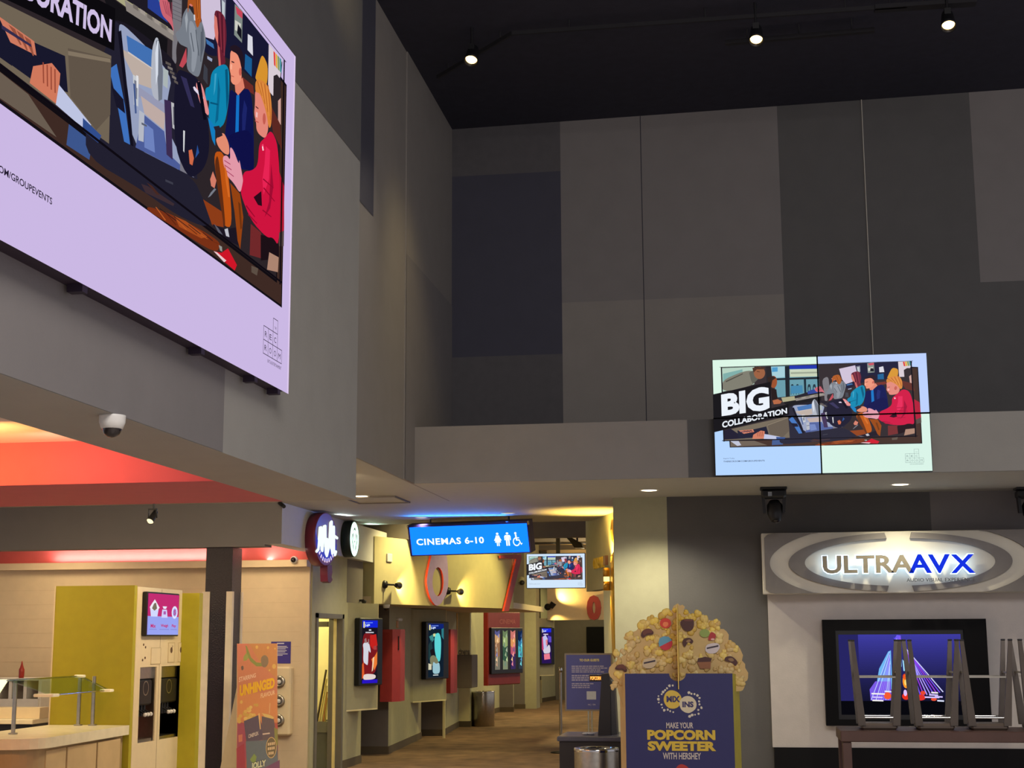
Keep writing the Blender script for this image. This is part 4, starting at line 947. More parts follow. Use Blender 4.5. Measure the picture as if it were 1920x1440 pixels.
# blue notice and cup dispenser on the cream wall
ny = SY-.006
x0, x1 = at(508, 1222, y=ny).x, at(545, 1222, y=ny).x; z0, z1 = at(520, 1244, y=ny).z, at(520, 1203, y=ny).z
b = MB(); b.box(x0, ny, z0, x1, SY-.001, z1, 0, (62, 52, 140))
def WL(u0, u1, v, h, c=(206, 206, 224)): b.poly([(x0+u*(x1-x0), ny-.001, z1-w_*(z1-z0)) for u, w_ in ((u0, v+h), (u1, v+h), (u1, v), (u0, v))], 0, c)
for v, u in ((.2, .8), (.26, .86), (.32, .74), (.4, .8), (.46, .72), (.55, .85), (.61, .6)): WL(.12, u, v, .03)
WL(.3, .66, .06, .05)
tag(b.build('notice_sheet', PRINT, None, (x0, ny, z0)), 'blue printed notice on the cream wall above the cup dispenser', 'notice')
x0, x1 = at(508, 1300, y=SY-.1).x, at(546, 1300, y=SY-.1).x; z0, z1 = at(530, 1379, y=SY-.1).z, at(530, 1250, y=SY-.1).z
t = thing('cup_dispenser', 'cream wall cup dispenser with three round steel openings', 'dispenser', ((x0+x1)/2, SY, z0))
b = MB(); b.rbox(x0, SY-.14, z0, x1, SY-.001, z1, .02); b.build('housing', KW, t)
for v in (.22, .5, .78):
    zc = z1-(z1-z0)*v; xc = at(523, 1300, y=SY-.15).x
    b = MB(); b.lathe([(.035, 0), (.075, 0), (.078, .02), (.055, .03), (.04, .028), (.035, 0)], (xc, SY-.14, zc), (0, -1, 0), 28); ring = b.build('steel_ring', STEEL, t)
    b = MB(); b.lathe([(.04, .012), (0, .012)], (xc, SY-.14, zc), (0, -1, 0), 20); b.build('dark_opening', BLACKP, ring)
    b = MB(); b.lathe([(.028, .013), (.025, .035), (0, .036)], (xc, SY-.14, zc), (0, -1, 0), 20); b.build('cup_base', WHITEP, ring)

# candy-flavour floor banner
by = 15.4
c0, c1 = at(435, 1207, y=by), at(511, 1206, y=by); e0, e1 = at(440.5, 1440, y=by), at(517.5, 1440, y=by)
dx = (e0-c0)*(c0.z/(c0.z-e0.z)); X0b, X1b = c0+dx, c1+(e1-c1)*(c1.z/(c1.z-e1.z))
t = thing('standing_banner', 'orange candy-flavour popcorn banner standing beside the dark column', 'banner', ((X0b.x+X1b.x)/2, by, 0))
Hh = c0.z
def PB2(u, v, k):
    a = Vector((c0.x+(X0b.x-c0.x)*v, by+(.16-.16*v)-k, Hh*(1-v))); c_ = Vector((c1.x+(X1b.x-c1.x)*v, by+(.16-.16*v)-k, Hh*(1-v))); return a.lerp(c_, u)
b = MB(); b.prism([PB2(0,1,0), PB2(1,1,0), PB2(1,0,0), PB2(0,0,0)], (0, .012, 0), 0, (206, 176, 140))
def Z(zx, zy): return ((zx-(400+(zy-200)*.02))/ (400), (zy-198)/5.333/233*(1-0)*(233/ (1207+1e-9))*0 + (zy-198)/ (5.333*((1440-1207)/((c0.z-e0.z)/c0.z))))
def fade(c): return tuple(v*.74+w*.26 for v, w in zip(c, (214, 186, 160)))
def ZP(pts, c, k):
    c = fade(c); b.poly([PB2(*Z(x, y), .0004*k) for x, y in pts], 0, c)
Wd = 400
ZP([(400,198),(800,198),(812,700),(420,700)], (206,116,84), 1); ZP([(520,198),(800,198),(806,560),(640,400)], (200,128,70), 2)
ZP([(404,198),(500,198),(480,320),(410,420)], (214,110,92), 2)
ZP([(416,700),(812,700),(822,1000),(425,1000)], (214,128,72), 1); ZP([(425,990),(822,990),(860,2200),(450,2200)], (176,66,62), 1)
ZP([(425,990),(500,1000),(520,1300),(510,1500),(430,1500)], (150,50,84), 2)
ZP([(485,215),(500,225),(545,340),(600,390),(650,395),(655,430),(600,430),(540,380),(505,320)], (120,140,60), 3); ZP([(470,330),(500,290),(520,340),(500,370),(470,375)], (146,160,70), 3)
ZP(smooth([(640,340),(680,310),(715,340),(720,400),(690,445),(650,430)]), (116,100,80), 4)
ZP(smooth([(445,430),(470,420),(475,460),(455,475)]), (84,70,70), 4)
for x, y, r in ((600,235,14),(710,240,12),(775,430,20),(460,790,14),(780,250,8),(730,470,8)): ZP([(x+r*math.cos(a), y+r*1.3*math.sin(a)) for a in [2*PI*i/9 for i in range(9)]], (224,180,84), 4)
for k in range(26): x = 490+random.random()*140; y = 960-random.random()*(60+110*(x-480)/140); r = 13+random.random()*9; ZP([(x+r*math.cos(a), y+r*math.sin(a)) for a in [2*PI*i/7 for i in range(7)]], random.choice([(222,182,84),(206,160,66),(232,196,104)]), 5+k*.1)
for x, y in ((440,960),(455,930),(445,985)): ZP([(x+20*math.cos(a), y+20*math.sin(a)) for a in [2*PI*i/7 for i in range(7)]], (216,170,76), 5)
ZP([(665,900),(740,915),(785,940),(775,960),(700,945)], (226,196,110), 6)
ZP([(740,800),(746,800),(742,905),(735,905)], (226,190,130), 6)
ZP([(490,980),(630,920),(650,960),(715,1160),(520,1190)], (58,54,88), 9); ZP([(665,930),(785,960),(800,1060),(810,1200),(680,1200)], (70,64,84), 10); ZP([(630,905),(645,900),(660,1060),(650,1060)], (230,190,120), 11)
ZP([(515,1180),(820,1160),(850,1600),(540,1600)], (70,96,120), 12); ZP([(560,1360),(600,1300),(625,1330),(610,1420)], (110,150,70), 13); ZP([(790,1040),(825,1060),(830,1220),(800,1200)], (120,130,60), 13)
ZP([(425,1250),(500,1200),(515,1440),(435,1440)], (150,30,60), 8); ZP([(440,1120),(480,1110),(480,1180),(445,1190)], (206,110,90), 9); ZP([(700,1440),(850,1360),(860,1600),(700,1600)], (92,50,104), 13)
ZP([(766+52*math.cos(a), 1240+104*math.sin(a)) for a in [2*PI*i/24 for i in range(24)]], (222,190,120), 14); ZP([(766+47*math.cos(a), 1240+97*math.sin(a)) for a in [2*PI*i/24 for i in range(24)]], (84,78,58), 15)
def ZT_(s, q, c, bold, k): b.text4(s, [PB2(*Z(x, y), .0004*k) for x, y in q], 0, bold, c)
ZT_('STARRING', [(432,590),(598,540),(598,498),(432,540)], (236,206,180), .02, 16)
ZT_('UNHINGED', [(442,735),(786,648),(786,540),(442,620)], (240,190,50), .05, 17)
ZT_('FLAVOUR', [(652,750),(790,712),(790,668),(652,704)], (238,208,170), .02, 16)
ZT_('CINEPLEX', [(540,1150),(640,1115),(636,1080),(540,1112)], (226,214,204), .02, 17); ZP([(680,1115),(750,1105),(748,1092),(678,1102)], (220,206,196), 17)
for i in range(3):
    for j in range(4-(i == 2)): x_ = 732+j*18+9*(i == 2); ZP([(x_,1222+i*45-j*3),(x_+13,1220+i*45-j*3),(x_+13,1192+i*45-j*3),(x_,1195+i*45-j*3)], (226,206,160), 17)
ZT_('JOLLY', [(572,1480),(720,1440),(720,1352),(572,1388)], (40,40,50), .1, 17); ZT_('JOLLY', [(575,1476),(718,1438),(718,1356),(575,1392)], (214,222,190), .05, 18)
b.build('printed_front', PRINT, t)
b = MB(); p0, p1 = PB2(0, .28, -.02), PB2(0, 1, -.02)
b.prism([p0, p1, p1+Vector((-.42, .5, 0)), p0+Vector((-.01, .03, 0))], (-.006, 0, 0)); b.build('side_wing', KW, t)
b = MB(); b.box(X0b.x, by+.01, 0, X1b.x, by+.5, .012); b.build('foot_board', KW, t)
# ================================================================== corridor
# blue hanging cinema sign
SYY = 19.0
c = [at(*p, y=SYY) for p in ((765, 984), (991, 977), (997, 1037), (771, 1041.5))]
gx0, gx1, gz0, gz1 = (c[0].x+c[3].x)/2, (c[1].x+c[2].x)/2, (c[2].z+c[3].z)/2, (c[0].z+c[1].z)/2
TH, PHI = .262, -.238
xm_ = -3.481; hw = .862; gx0, gx1 = xm_-hw, xm_+hw; gz0 = 2.783; gz1 = gz0+.416
t = thing('cinema_direction_sign', 'bright blue hanging sign reading CINEMAS 6-10 with restroom symbols', 'sign', ((gx0+gx1)/2, SYY, gz0))
b = MB(); b.box(gx0, SYY, gz0, gx1, SYY+.14, gz1, 0)
for a in ((gx0, gz1-.03, gx1, gz1), (gx0, gz0, gx1, gz0+.012), (gx0, gz0, gx0+.022, gz1), (gx1-.022, gz0, gx1, gz1)): b.box(a[0], SYY-.015, a[1], a[2], SYY, a[3], 0)
b.build('housing', mat('navy_sign_case', (34, 30, 78), .4), t)
b = MB(); b.box(gx0+.022, SYY-.006, gz0+.012, gx1-.022, SYY, gz1-.03); b.build('lit_face', emat('sign_blue_lit', (10, 88, 255), 3.0), t)
GW, GH = gx1-gx0, gz1-gz0
def gp(u, v): return (gx0+u*GW, SYY-.008, gz1-v*GH)
WL_ = emat('sign_letters_lit', (238, 252, 255), 1.3)
b = MB(); b.text('CINEMAS', gp(.06, .66), (GW*.375, 0, 0), (0, 0, GH*.21), 0, .028, sp=1.12); b.build('word_lettering', WL_, t)
b = MB(); b.text('6-10', gp(.467, .66), (GW*.158, 0, 0), (0, 0, GH*.21), 0, .028, sp=1.08); b.build('number_lettering', WL_, t)
def fig(u, kind):
    b = MB(); w = GW*.062; h = GH*.42; x0, z0 = gx0+u*GW, gz1-.76*GH; yy = SYY-.008
    Q = lambda x, z: (x0+x*w, yy, z0+z*h)
    circ = lambda cx, cz, rx, rz, n=14: [Q(cx+rx*math.cos(2*PI*i/n), cz+rz*math.sin(2*PI*i/n)) for i in range(n)]
    if kind == 'w':
        b.poly(circ(.5, .92, .17, .085)); b.poly([Q(*p) for p in ((.3,.8),(.7,.8),(.82,.6),(1.0,.42),(.86,.38),(.72,.55),(.9,.26),(.68,.26),(.68,0),(.54,0),(.54,.26),(.46,.26),(.46,0),(.32,0),(.32,.26),(.1,.26),(.28,.55),(.14,.38),(0,.42),(.18,.6))])
    elif kind == 'm':
        b.poly(circ(.5, .92, .17, .085)); b.poly([Q(*p) for p in ((.2,.8),(.8,.8),(.92,.7),(.92,.42),(.78,.42),(.78,.66),(.74,.66),(.74,0),(.54,0),(.54,.4),(.46,.4),(.46,0),(.26,0),(.26,.66),(.22,.66),(.22,.42),(.08,.42),(.08,.7))])
    else:
        b.poly(circ(.42, .92, .15, .085)); b.poly([Q(*p) for p in ((.34,.82),(.54,.82),(.56,.6),(.84,.6),(.84,.53),(.58,.53),(.58,.45),(.86,.45),(1.06,.14),(1.18,.2),(1.2,.12),(1.04,.03),(.78,.36),(.42,.36))])
        n = 18
        for k in range(n):
            a0, a1 = math.radians(100+k*13.5), math.radians(100+(k+1)*13.5)
            b.poly([Q(.46+r*math.cos(a), .28+r*.72*math.sin(a)) for r, a in ((.46,a0),(.46,a1),(.34,a1),(.34,a0))])
    return b
for u, k, nm in ((.708, 'w', 'woman_symbol'), (.788, 'm', 'man_symbol'), (.86, 'a', 'wheelchair_symbol')): fig(u, k).build(nm, WL_, t)
t.rotation_euler = (TH, 0, PHI); Rm = t.rotation_euler.to_matrix(); o_ = Vector((xm_, SYY, gz0))
for x in (gx0+.3, gx1-.3):
    p = o_+Rm @ (Vector((x, SYY+.07, gz1))-o_); b = MB(); b.tube(p, (p.x, p.y, 3.257), .012); Ri = Rm.inverted(); b.v = [o_+Ri @ (v-o_) for v in b.v]; b.build('hanging_rod', DKMETAL, t)
b = MB(); b.box(gx0-.008, SYY-.02, gz1-.03, gx0+.012, SYY, gz1); b.build('corner_clip', CHROME, t)
b = MB(); b.box(gx1-.012, SYY-.02, gz1-.05, gx1+.008, SYY, gz1); b.build('corner_clip', CHROME, t)

# numerals on the angled fascia: position along the fascia from picture column
def hs(px):
    d = FWD+RT*((px-960)/F_PX); k = d.x/d.y
    return (k*HA.y-HA.x)/(hd.x-k*hd.y)
NUM_F = mat('mauve_numeral_face', (186, 158, 214), .5); NUM_R = mat('red_numeral_edge', (206, 70, 56), .5); NUM_RED = mat('red_numeral', (168, 56, 50), .5)
def hz_at(px, py):
    p = HA+hd*hs(px); return at(px, py, y=p.y).z
def hpt(px, py, dy=.02): return hframe(0) @ Vector((hs(px), dy, hz_at(px, py)))
nf = (hframe(0) @ Vector((0, 1, 0))-hframe(0) @ Vector((0, 0, 0)))*.035
Z6 = lambda x, y: hpt(740+x/6, 940+y/6)
outer = [(462,400),(410,520),(385,620),(352,780),(336,890),(350,1000),(386,1110),(440,1180),(490,1160),(538,1080),(568,1000),(577,900),(572,780),(562,640),(530,500)]
inner = [(462+62*math.cos(a), 905+165*math.sin(a)) for a in [-PI/2-2*PI*i/15 for i in range(15)]]
t = thing('cinema_numeral', 'tall mauve ring-like number 6 with red edges hanging over the yellow fascia', 'numeral', Z6(462, 1180))
outer, inner = smooth(outer, 1), smooth(inner, 1)
b = MB(); n = len(outer); O_ = [Z6(*p) for p in outer]; I_ = [Z6(*p) for p in inner]
for k in range(n):
    m_ = (k+1) % n
    b._add([O_[k]+nf, O_[m_]+nf, I_[m_]+nf, I_[k]+nf], [(0,1,2,3)], 0); b._add([O_[k], O_[m_], O_[m_]+nf, O_[k]+nf], [(0,1,2,3)], 1); b._add([I_[k], I_[m_], I_[m_]+nf, I_[k]+nf], [(0,1,2,3)], 1); b._add([O_[k], O_[m_], I_[m_], I_[k]], [(0,1,2,3)], 1)
b.build('number', [NUM_F, NUM_R], t)
t = thing('cinema_numeral', 'slanting red number 7 at the far end of the yellow fascia', 'numeral', Z6(1200, 1220))
b = MB(); b.prism([Z6(*p) for p in ((1150,610),(1380,596),(1385,640),(1240,1236),(1186,1236),(1328,650),(1155,642))], nf, 0, None, 1); b.build('number', [NUM_RED, NUM_R], t)
# zero of the far cinema
x0, x1 = at(1100, 1140, y=37.9).x, at(1127, 1140, y=37.9).x; z0, z1 = at(1113, 1163, y=37.9).z, at(1113, 1116, y=37.9).z
b = MB(); b.text('0', (x0, 37.99, z0), (x1-x0, 0, 0), (0, 0, z1-z0), 0, .06, .1, (0, -1, 0)); tag(b.build('cinema_numeral', NUM_RED, None, (x0, 37.99, z0)), 'red ring-like number 0 on the far wall left of the pale corridor edge', 'numeral')

# small fittings: pale plate on the fascia, amber strobe above the red cabinet
Mh = hframe(0); s = hs(730); zp = hz_at(730, 1046)
b = MB(Mh); b.rbox(s-.07, .001, zp-.06, s+.07, .04, zp+.06, .006)
tag(b.build('wall_plate', WHITEP, None, Mh @ Vector((s, 0, zp))), 'small pale square plate on the yellow fascia left of the blue sign', 'plate')
p = at(743, 1168, x=-5.36); t = thing('wall_strobe', 'small amber and white strobe on the olive wall above the red cabinet', 'strobe', p)
b = MB(); b.rbox(p.x-.06, p.y-.06, p.z-.08, p.x+.03, p.y+.06, p.z+.06, .01); b.build('amber_body', mat('amber_strobe', (190, 130, 60), .4), t)
b = MB(); b.rbox(p.x-.02, p.y-.1, p.z+.03, p.x+.07, p.y+.14, p.z+.075, .01); b.build('white_lens', WHITEP, t)
# gooseneck spots
def sconce(px, py, label):
    s = hs(px); M_ = hframe(s); z = at(px, py, x=M_.translation.x).z
    z = EYE+(at(px, py, y=M_.translation.y).z-EYE)
    t = thing('fascia_spotlight', label, 'spotlight', M_ @ Vector((0, .02, z)), 'gooseneck spots along the corridor')
    b = MB(M_); b.lathe([(0, .04), (.05, .035), (.06, .0), (0, 0)], (0, .02, z), (0, 1, 0), 20); b.build('wall_disc', BLACKP, t)
    b = MB(M_); b.path([(0, .05, z), (.06, .14, z-.005), (.1, .16, z-.01)], .013); b.build('arm', BLACKP, t)
    b = MB(M_); b.tube((.08, .17, z-.01), (.24, .12, z-.01), .03, .055); b.build('lamp_head', BLACKP, t)
    p = M_ @ Vector((.26, .12, z-.01)); lamp('fascia_spot', 'SPOT', p, 40, YEL, M_ @ Vector((1.6, -.12, z-.12)), .03, 95, .9)
    return t
YEL = (255, 214, 120)
sconce(722, 1096, 'black gooseneck spot on the yellow fascia left of the number 6')
sconce(838, 1108, 'black gooseneck spot on the yellow fascia right of the number 6')
q = at(1026, 1138, y=37.9)
t = thing('fascia_spotlight', 'small black gooseneck spot casting a fan of light on the far wall', 'spotlight', (q.x, 38, q.z), 'gooseneck spots along the corridor')
b = MB(); b.lathe([(0, .04), (.08, .035), (.09, 0), (0, 0)], (q.x, 38, q.z), (0, -1, 0), 16); b.build('wall_disc', BLACKP, t)
b = MB(); b.path([(q.x, 37.95, q.z), (q.x+.12, 37.85, q.z-.02)], .02); b.build('arm', BLACKP, t)
b = MB(); b.tube((q.x+.1, 37.84, q.z-.02), (q.x+.18, 37.84, q.z+.1), .06, .08); b.build('lamp_head', BLACKP, t)
lamp('far_spot', 'SPOT', (q.x+.2, 37.8, q.z+.12), 60, YEL, (q.x+1.2, 38.05, q.z+.9), .03, 110, .8)
lamp('far_spot', 'SPOT', (q.x+.1, 37.8, q.z-.12), 25, YEL, (q.x+.5, 38.05, q.z-.9), .03, 90, .8)
q = at(978, 1091, y=36.3)
t = thing('pilaster_camera', 'tiny brown camera on the tall pilaster beside the hanging screen', 'camera', (q.x, 36.35, q.z))
b = MB(); b.lathe([(0, 0), (.08, 0), (.08, .05), (0, .06)], (q.x, 36.35, q.z+.05), (0, -1, 0), 16); b.build('mount', P_OLIVE, t)
b = MB(); b.ball((q.x+.02, 36.27, q.z-.02), .06); b.build('dome', DKMETAL, t)

# --- angled poster screens on their wedge boxes
SCRN = [SCR]
def poster_screen(s0, ang, x, y, px0, px1, pyt, pyb, label, boxl, sidel, boxz, art, sidew, wallx):
    """wedge box turned out of the wall, portrait screen on its face"""
    h = Vector((math.sin(ang), math.cos(ang), 0))
    def s_of(px):
        d = FWD+RT*((px-960)/F_PX); k = d.x/d.y
        return (k*y-x)/(h.x-k*h.y)
    sL, sR = s_of(px0), s_of(px1); M_ = rotz_frame(x, y, 0, ang)
    a0, a1 = s_of(boxl[0]), s_of(boxl[1])
    tb = thing('wall_box', sidel, 'wall box', M_ @ Vector((a0, 0, boxz[0])))
    b = MB(M_); w = a1-a0; b.box(a0, -.02, boxz[0]-.004, a1, .002, boxz[0]+.016, 1); b.box(a1-.012, -.02, boxz[0], a1, .002, boxz[1], 1); b.M = None
    fl = [M_ @ Vector((a0, 0, 0)), M_ @ Vector((a1, 0, 0))]; fl.append(Vector((wallx, fl[1].y, 0)))
    if sidew: fl.append(Vector((wallx+sidew, fl[0].y-.05, 0)))
    b.prism([p+Vector((0, 0, boxz[0])) for p in fl], (0, 0, boxz[1]-boxz[0]), 0); b.build('box', [P_OLIVE, P_YELL], tb)
    d0 = (M_ @ Vector(((sL+sR)/2, 0, 0)))
    dist = d0.y
    zt_, zb_ = at((px0+px1)/2, pyt, y=dist).z, at((px0+px1)/2, pyb, y=dist).z
    t = thing('poster_screen', label, 'screen', M_ @ Vector(((sL+sR)/2, .003, zb_)), 'portrait movie screens in the corridor')
    e = .10
    b = MB(M_); b.rbox(sL, .003, zb_, sR, e, zt_, .01); b.build('housing', BEZEL, t)
    W_, H_ = sR-sL, zt_-zb_
    PP = lambda u, v, k: (sL+W_*(.1+u*.66), e+.0006*(k+1), zt_-H_*(.035+v*.93))
    b = MB(M_)
    for k, (c, q) in enumerate(art): b.poly([PP(u, v, k) for u, v in (smooth(q) if len(q) > 5 else q)], 0, c)
    b.poly([PP(u, v, 30) for u, v in ((.0,.02),(.08,.02),(.08,.12),(.0,.12))], 0, (235, 226, 150))
    b.poly([PP(u, v, 31) for u, v in ((.12,.048),(.6,.044),(.6,.03),(.12,.034))], 0, (110, 140, 240)); b.text4('149', [PP(u, v, 31) for u, v in ((.12,.105),(.42,.105),(.42,.06),(.12,.06))], 0, .06, (200, 220, 255))
    b.build('screen_picture', SCR, t)
    return t
ANG = math.radians(22)
A1 = [((24,20,30),[(0,0),(0,1),(1,1),(1,0)]),((20,36,210),[(0,0),(0,.115),(1,.115),(1,0)]),((120,24,30),[(0,.22),(.4,.2),(1,.26),(1,.8),(.5,.9),(0,.84)]),((190,34,30),[(.5,.24),(.9,.22),(1,.4),(.7,.46),(.5,.4)]),((220,90,40),[(0,.7),(.1,.66),(.16,.9),(0,.93)]),((230,120,50),[(.6,.62),(.8,.58),(.98,.5),(.98,.7),(.8,.8)]),((206,206,216),[(.02,.38),(.2,.34),(.44,.36),(.56,.5),(.5,.52),(.4,.46),(.38,.72),(.24,.7),(.06,.66),(.08,.46)]),((150,110,110),[(.12,.3),(.24,.28),(.3,.36),(.14,.36)]),((150,110,110),[(.36,.3),(.42,.3),(.44,.38),(.36,.37)]),((236,200,160),[(.68,.6),(.78,.58),(.76,.66),(.7,.8),(.62,.82)]),((222,206,200),[(.06,.9),(.12,.86),(.4,.85),(.9,.87),(.86,.94),(.1,.95)]),((40,20,190),[(0,.945),(0,1),(1,1),(1,.945)]),((220,220,230),[(.4,.145),(.55,.145),(.55,.165),(.4,.165)]),((200,200,210),[(.18,.185),(.72,.185),(.72,.203),(.18,.203)]),((160,60,60),[(.7,.42),(.9,.4),(.92,.47),(.72,.47)])]
A2 = [((16,30,44),[(0,0),(0,1),(1,1),(1,0)]),((16,34,110),[(0,0),(0,.1),(1,.1),(1,0)]),((90,206,206),[(.4,.2),(.7,.16),(.85,.3),(.8,.7),(.6,.72),(.4,.5)]),((60,130,130),[(.05,.24),(.3,.2),(.36,.3),(.2,.36)]),((206,210,150),[(.3,.19),(.46,.18),(.44,.24),(.32,.24)]),((46,120,130),[(.85,.1),(1,.08),(1,.3),(.86,.24)]),((30,56,60),[(0,.4),(.2,.3),(.3,.5),(.16,.7),(0,.66)]),((24,20,24),[(.1,.5),(.3,.46),(.44,.56),(.2,.62)]),((120,120,90),[(.1,.62),(.34,.58),(.6,.66),(.7,.8),(.3,.8),(.1,.74)]),((206,200,170),[(0,.74),(.2,.76),(.2,.86),(0,.86)]),((150,190,200),[(.26,.84),(.3,.7),(.5,.76),(.7,.72),(.76,.86),(.7,.94),(.3,.94)]),((210,220,220),[(.3,.955),(.64,.955),(.64,.97),(.3,.97)])]
A3 = [((40,20,80),[(0,0),(0,1),(1,1),(1,0)]),((30,40,220),[(0,0),(0,.11),(1,.11),(1,0)]),((190,60,110),[(.0,.25),(.3,.2),(.5,.5),(.3,.7),(0,.6)]),((190,190,230),[(.1,.24),(.4,.18),(.62,.3),(.5,.6),(.2,.62)]),((220,130,140),[(.4,.34),(.58,.3),(.6,.46),(.44,.5)]),((206,200,216),[(.1,.6),(.5,.56),(.7,.46),(.86,.5),(.9,.7),(.5,.72),(.2,.72)]),((230,120,140),[(.2,.74),(.8,.72),(.86,.88),(.24,.9)]),((90,70,190),[(.6,.2),(1,.24),(1,.4),(.7,.4)]),((226,214,230),[(.16,.155),(.66,.155),(.66,.18),(.16,.18)])]
poster_screen(0, ANG, -5.286, 19.7, 670, 712, 1159, 1285, 'red movie poster screen with a white figure on the first wall box by the closet', (657, 714), 'olive wall box below the grey wall carrying the red poster screen', (.74, 2.185), A1, 0, -5.298)
poster_screen(0, ANG, -5.36, 24.4, 792, 834, 1166, 1273, 'turquoise movie poster screen under the number 6', (778, 838), 'olive wall box carrying the turquoise poster screen', (.66, 2.185), A2, .06, -5.52)
poster_screen(0, math.radians(35), -5.55, 37.2, 1004, 1030, 1176, 1246, 'small violet movie poster screen at the far end of the corridor', (995, 1034), 'dark grey wall box carrying the violet poster screen', (.75, 2.2), A3, 0, -5.6)

# frame of four light-box posters
Mf = rotz_frame(-5.33, 31.0, 0, ANG)
def sf(px):
    d = FWD+RT*((px-960)/F_PX); k = d.x/d.y; h = Vector((math.sin(ANG), math.cos(ANG), 0)); return (k*31.0+5.33)/(h.x-k*h.y)
f0, f1 = sf(914), sf(973); fm = f0+(f1-f0)*.5; yy = (Mf @ Vector((fm, 0, 0))).y
fz0, fz1 = at(943, 1284, y=yy).z, at(943, 1147, y=yy).z; mz0_, mz1_ = at(943, 1263, y=yy).z, at(943, 1177, y=yy).z
t = thing('poster_lightbox', 'maroon wall frame holding four narrow lit movie posters', 'light box', Mf @ Vector((fm, 0, fz0)))
b = MB(Mf); b.rbox(f0, -.5, fz0, f1, 0, fz1, .02, 0); b.box(f0-.01, -.5, fz0, f0, .002, fz1, 1); b.text('CINEMA', (f0+.35*(f1-f0), .002, fz1-.26), ((f1-f0)*.5, 0, 0), (0, 0, .1), 2, .02); b.build('maroon_frame', [mat('maroon_panel', (122, 40, 46), .5), NUM_RED, mat('faded_maroon', (150, 80, 78), .5)], t)
b = MB(Mf); b.rbox(f0+.03*(f1-f0), .001, mz0_, f1, .06, mz1_, .01); b.build('black_case', BEZEL, t)
arts = [[((90,90,140),0,.2),((206,160,110),.1,.5),((150,110,80),.3,.7),((120,116,100),.65,1)], [((110,130,90),0,.3),((150,170,110),.15,.5),((60,90,70),.4,.8),((130,140,110),.75,1)], [((206,120,110),0,.3),((226,150,90),.2,.5),((190,90,110),.4,.65),((60,44,90),.6,1)], [((20,40,80),0,.3),((50,120,160),.25,.5),((80,190,196),.4,.7),((50,60,70),.7,1)]]
for k, ar in enumerate(arts):
    u0 = f0+(f1-f0)*(.13+.24*k); u1 = u0+(f1-f0)*(.15 if k < 3 else .13); b = MB(Mf); zA, zB = mz1_-.05, mz0_+.09
    for j, (c, v0, v1) in enumerate(ar):
        b.poly([(u0, .062+j*.001, zA+(zB-zA)*v1), (u1, .062+j*.001, zA+(zB-zA)*v1), (u1, .062+j*.001, zA+(zB-zA)*v0), ((u0*.6+u1*.4), .062+j*.001, zA+(zB-zA)*(v0+.05)), (u0, .062+j*.001, zA+(zB-zA)*v0)], 0, c)
    for j in range(7):
        zz_ = zA+(zB-zA)*(.1+.12*j); uu = u0+(u1-u0)*random.random()*.6; c = ar[j % 4][0]; c = tuple(min(255, v+50) for v in c)
        b.poly([(uu, .068, zz_-.05), (uu+(u1-u0)*.35, .068, zz_-.09), (uu+(u1-u0)*.3, .068, zz_+.03)], 0, c)
    b.build('lit_poster', SCR_DIM, t)

# red wall cabinets, grey letter box, steel bin
RD = mat('red_enamel_cabinet', (160, 48, 48), .45)
for (px0, px1, pyt, pyb, y, lab) in ((713, 746, 1180, 1316, 21.6, 'red wall cabinet between the red poster screen and the olive pier'), (838, 848, 1180, 1300, 26.0, 'narrow red wall cabinet right of the turquoise poster screen')):
    x0, x1 = at(px0, 1240, y=y).x, at(px1, 1240, y=y).x; z0, z1 = at(px1, pyb, y=y).z, at(px1, pyt, y=y).z; xm = x0+(x1-x0)*.68; x0 = min(x0, -5.31) if y > 25 else x0
    t = thing('red_wall_cabinet', lab, 'cabinet', ((x0+x1)/2, y, z0))
    b = MB(); b.prism([(x0, y, z0), (xm, y, z0), (x1, y+.16, z0), (x1, y+.46, z0), (x0, y+.46, z0)], (0, 0, z1-z0)); b.build('body', RD, t)
    b = MB(); b.tube((x1-.02, y+.12, z1-.1), (x1-.02, y+.12, z1-.3), .012); b.build('handle', DKMETAL, t)
y = 27.4; x0, x1 = at(848, 1250, y=y).x, at(885, 1250, y=y).x; z0, z1 = at(860, 1290, y=y).z, at(860, 1226, y=y).z
t = thing('grey_wall_box', 'plain grey wall box with raised lettering on top beside the steel bin', 'wall box', ((x0+x1)/2, y, z0))
b = MB(); b.rbox(x0, y, z0, x1, y+.6, z1-.02, .01); b.build('box', P_TAUPE, t)
b = MB(); b.text('cinema', (x0+.12, y+.02, z1-.02), (x1-x0-.16, 0, 0), (0, 0, .12), 0, .03, .02, (0, -1, 0)); b.build('raised_lettering', mat('grey_letters', (120, 112, 92), .5), t)
b = MB(); x0, x1 = at(860, 1180, y=29).x, at(868, 1180, y=29).x; b.rbox(x0, 28.4, at(864, 1226, y=29).z, x1, 28.5, 2.19, .01)
tag(b.build('yellow_wall_strip', mat('amber_panel', (206, 158, 50), .5), None, (x0, 28.4, 1.4)), 'amber vertical strip on the wall above the grey lettered box', 'panel')
x0 = at(888, 1200, y=29.5).x
b = MB(); b.tube((x0, 29.3, 0), (x0, 29.3, 2.2), .022); b.tube((x0, 29.3, 0), (x0, 29.3, .03), .05)
tag(b.build('steel_pole', STEEL, None, (x0, 29.3, 0)), 'thin bright steel pole behind the bin under the fascia', 'pole')
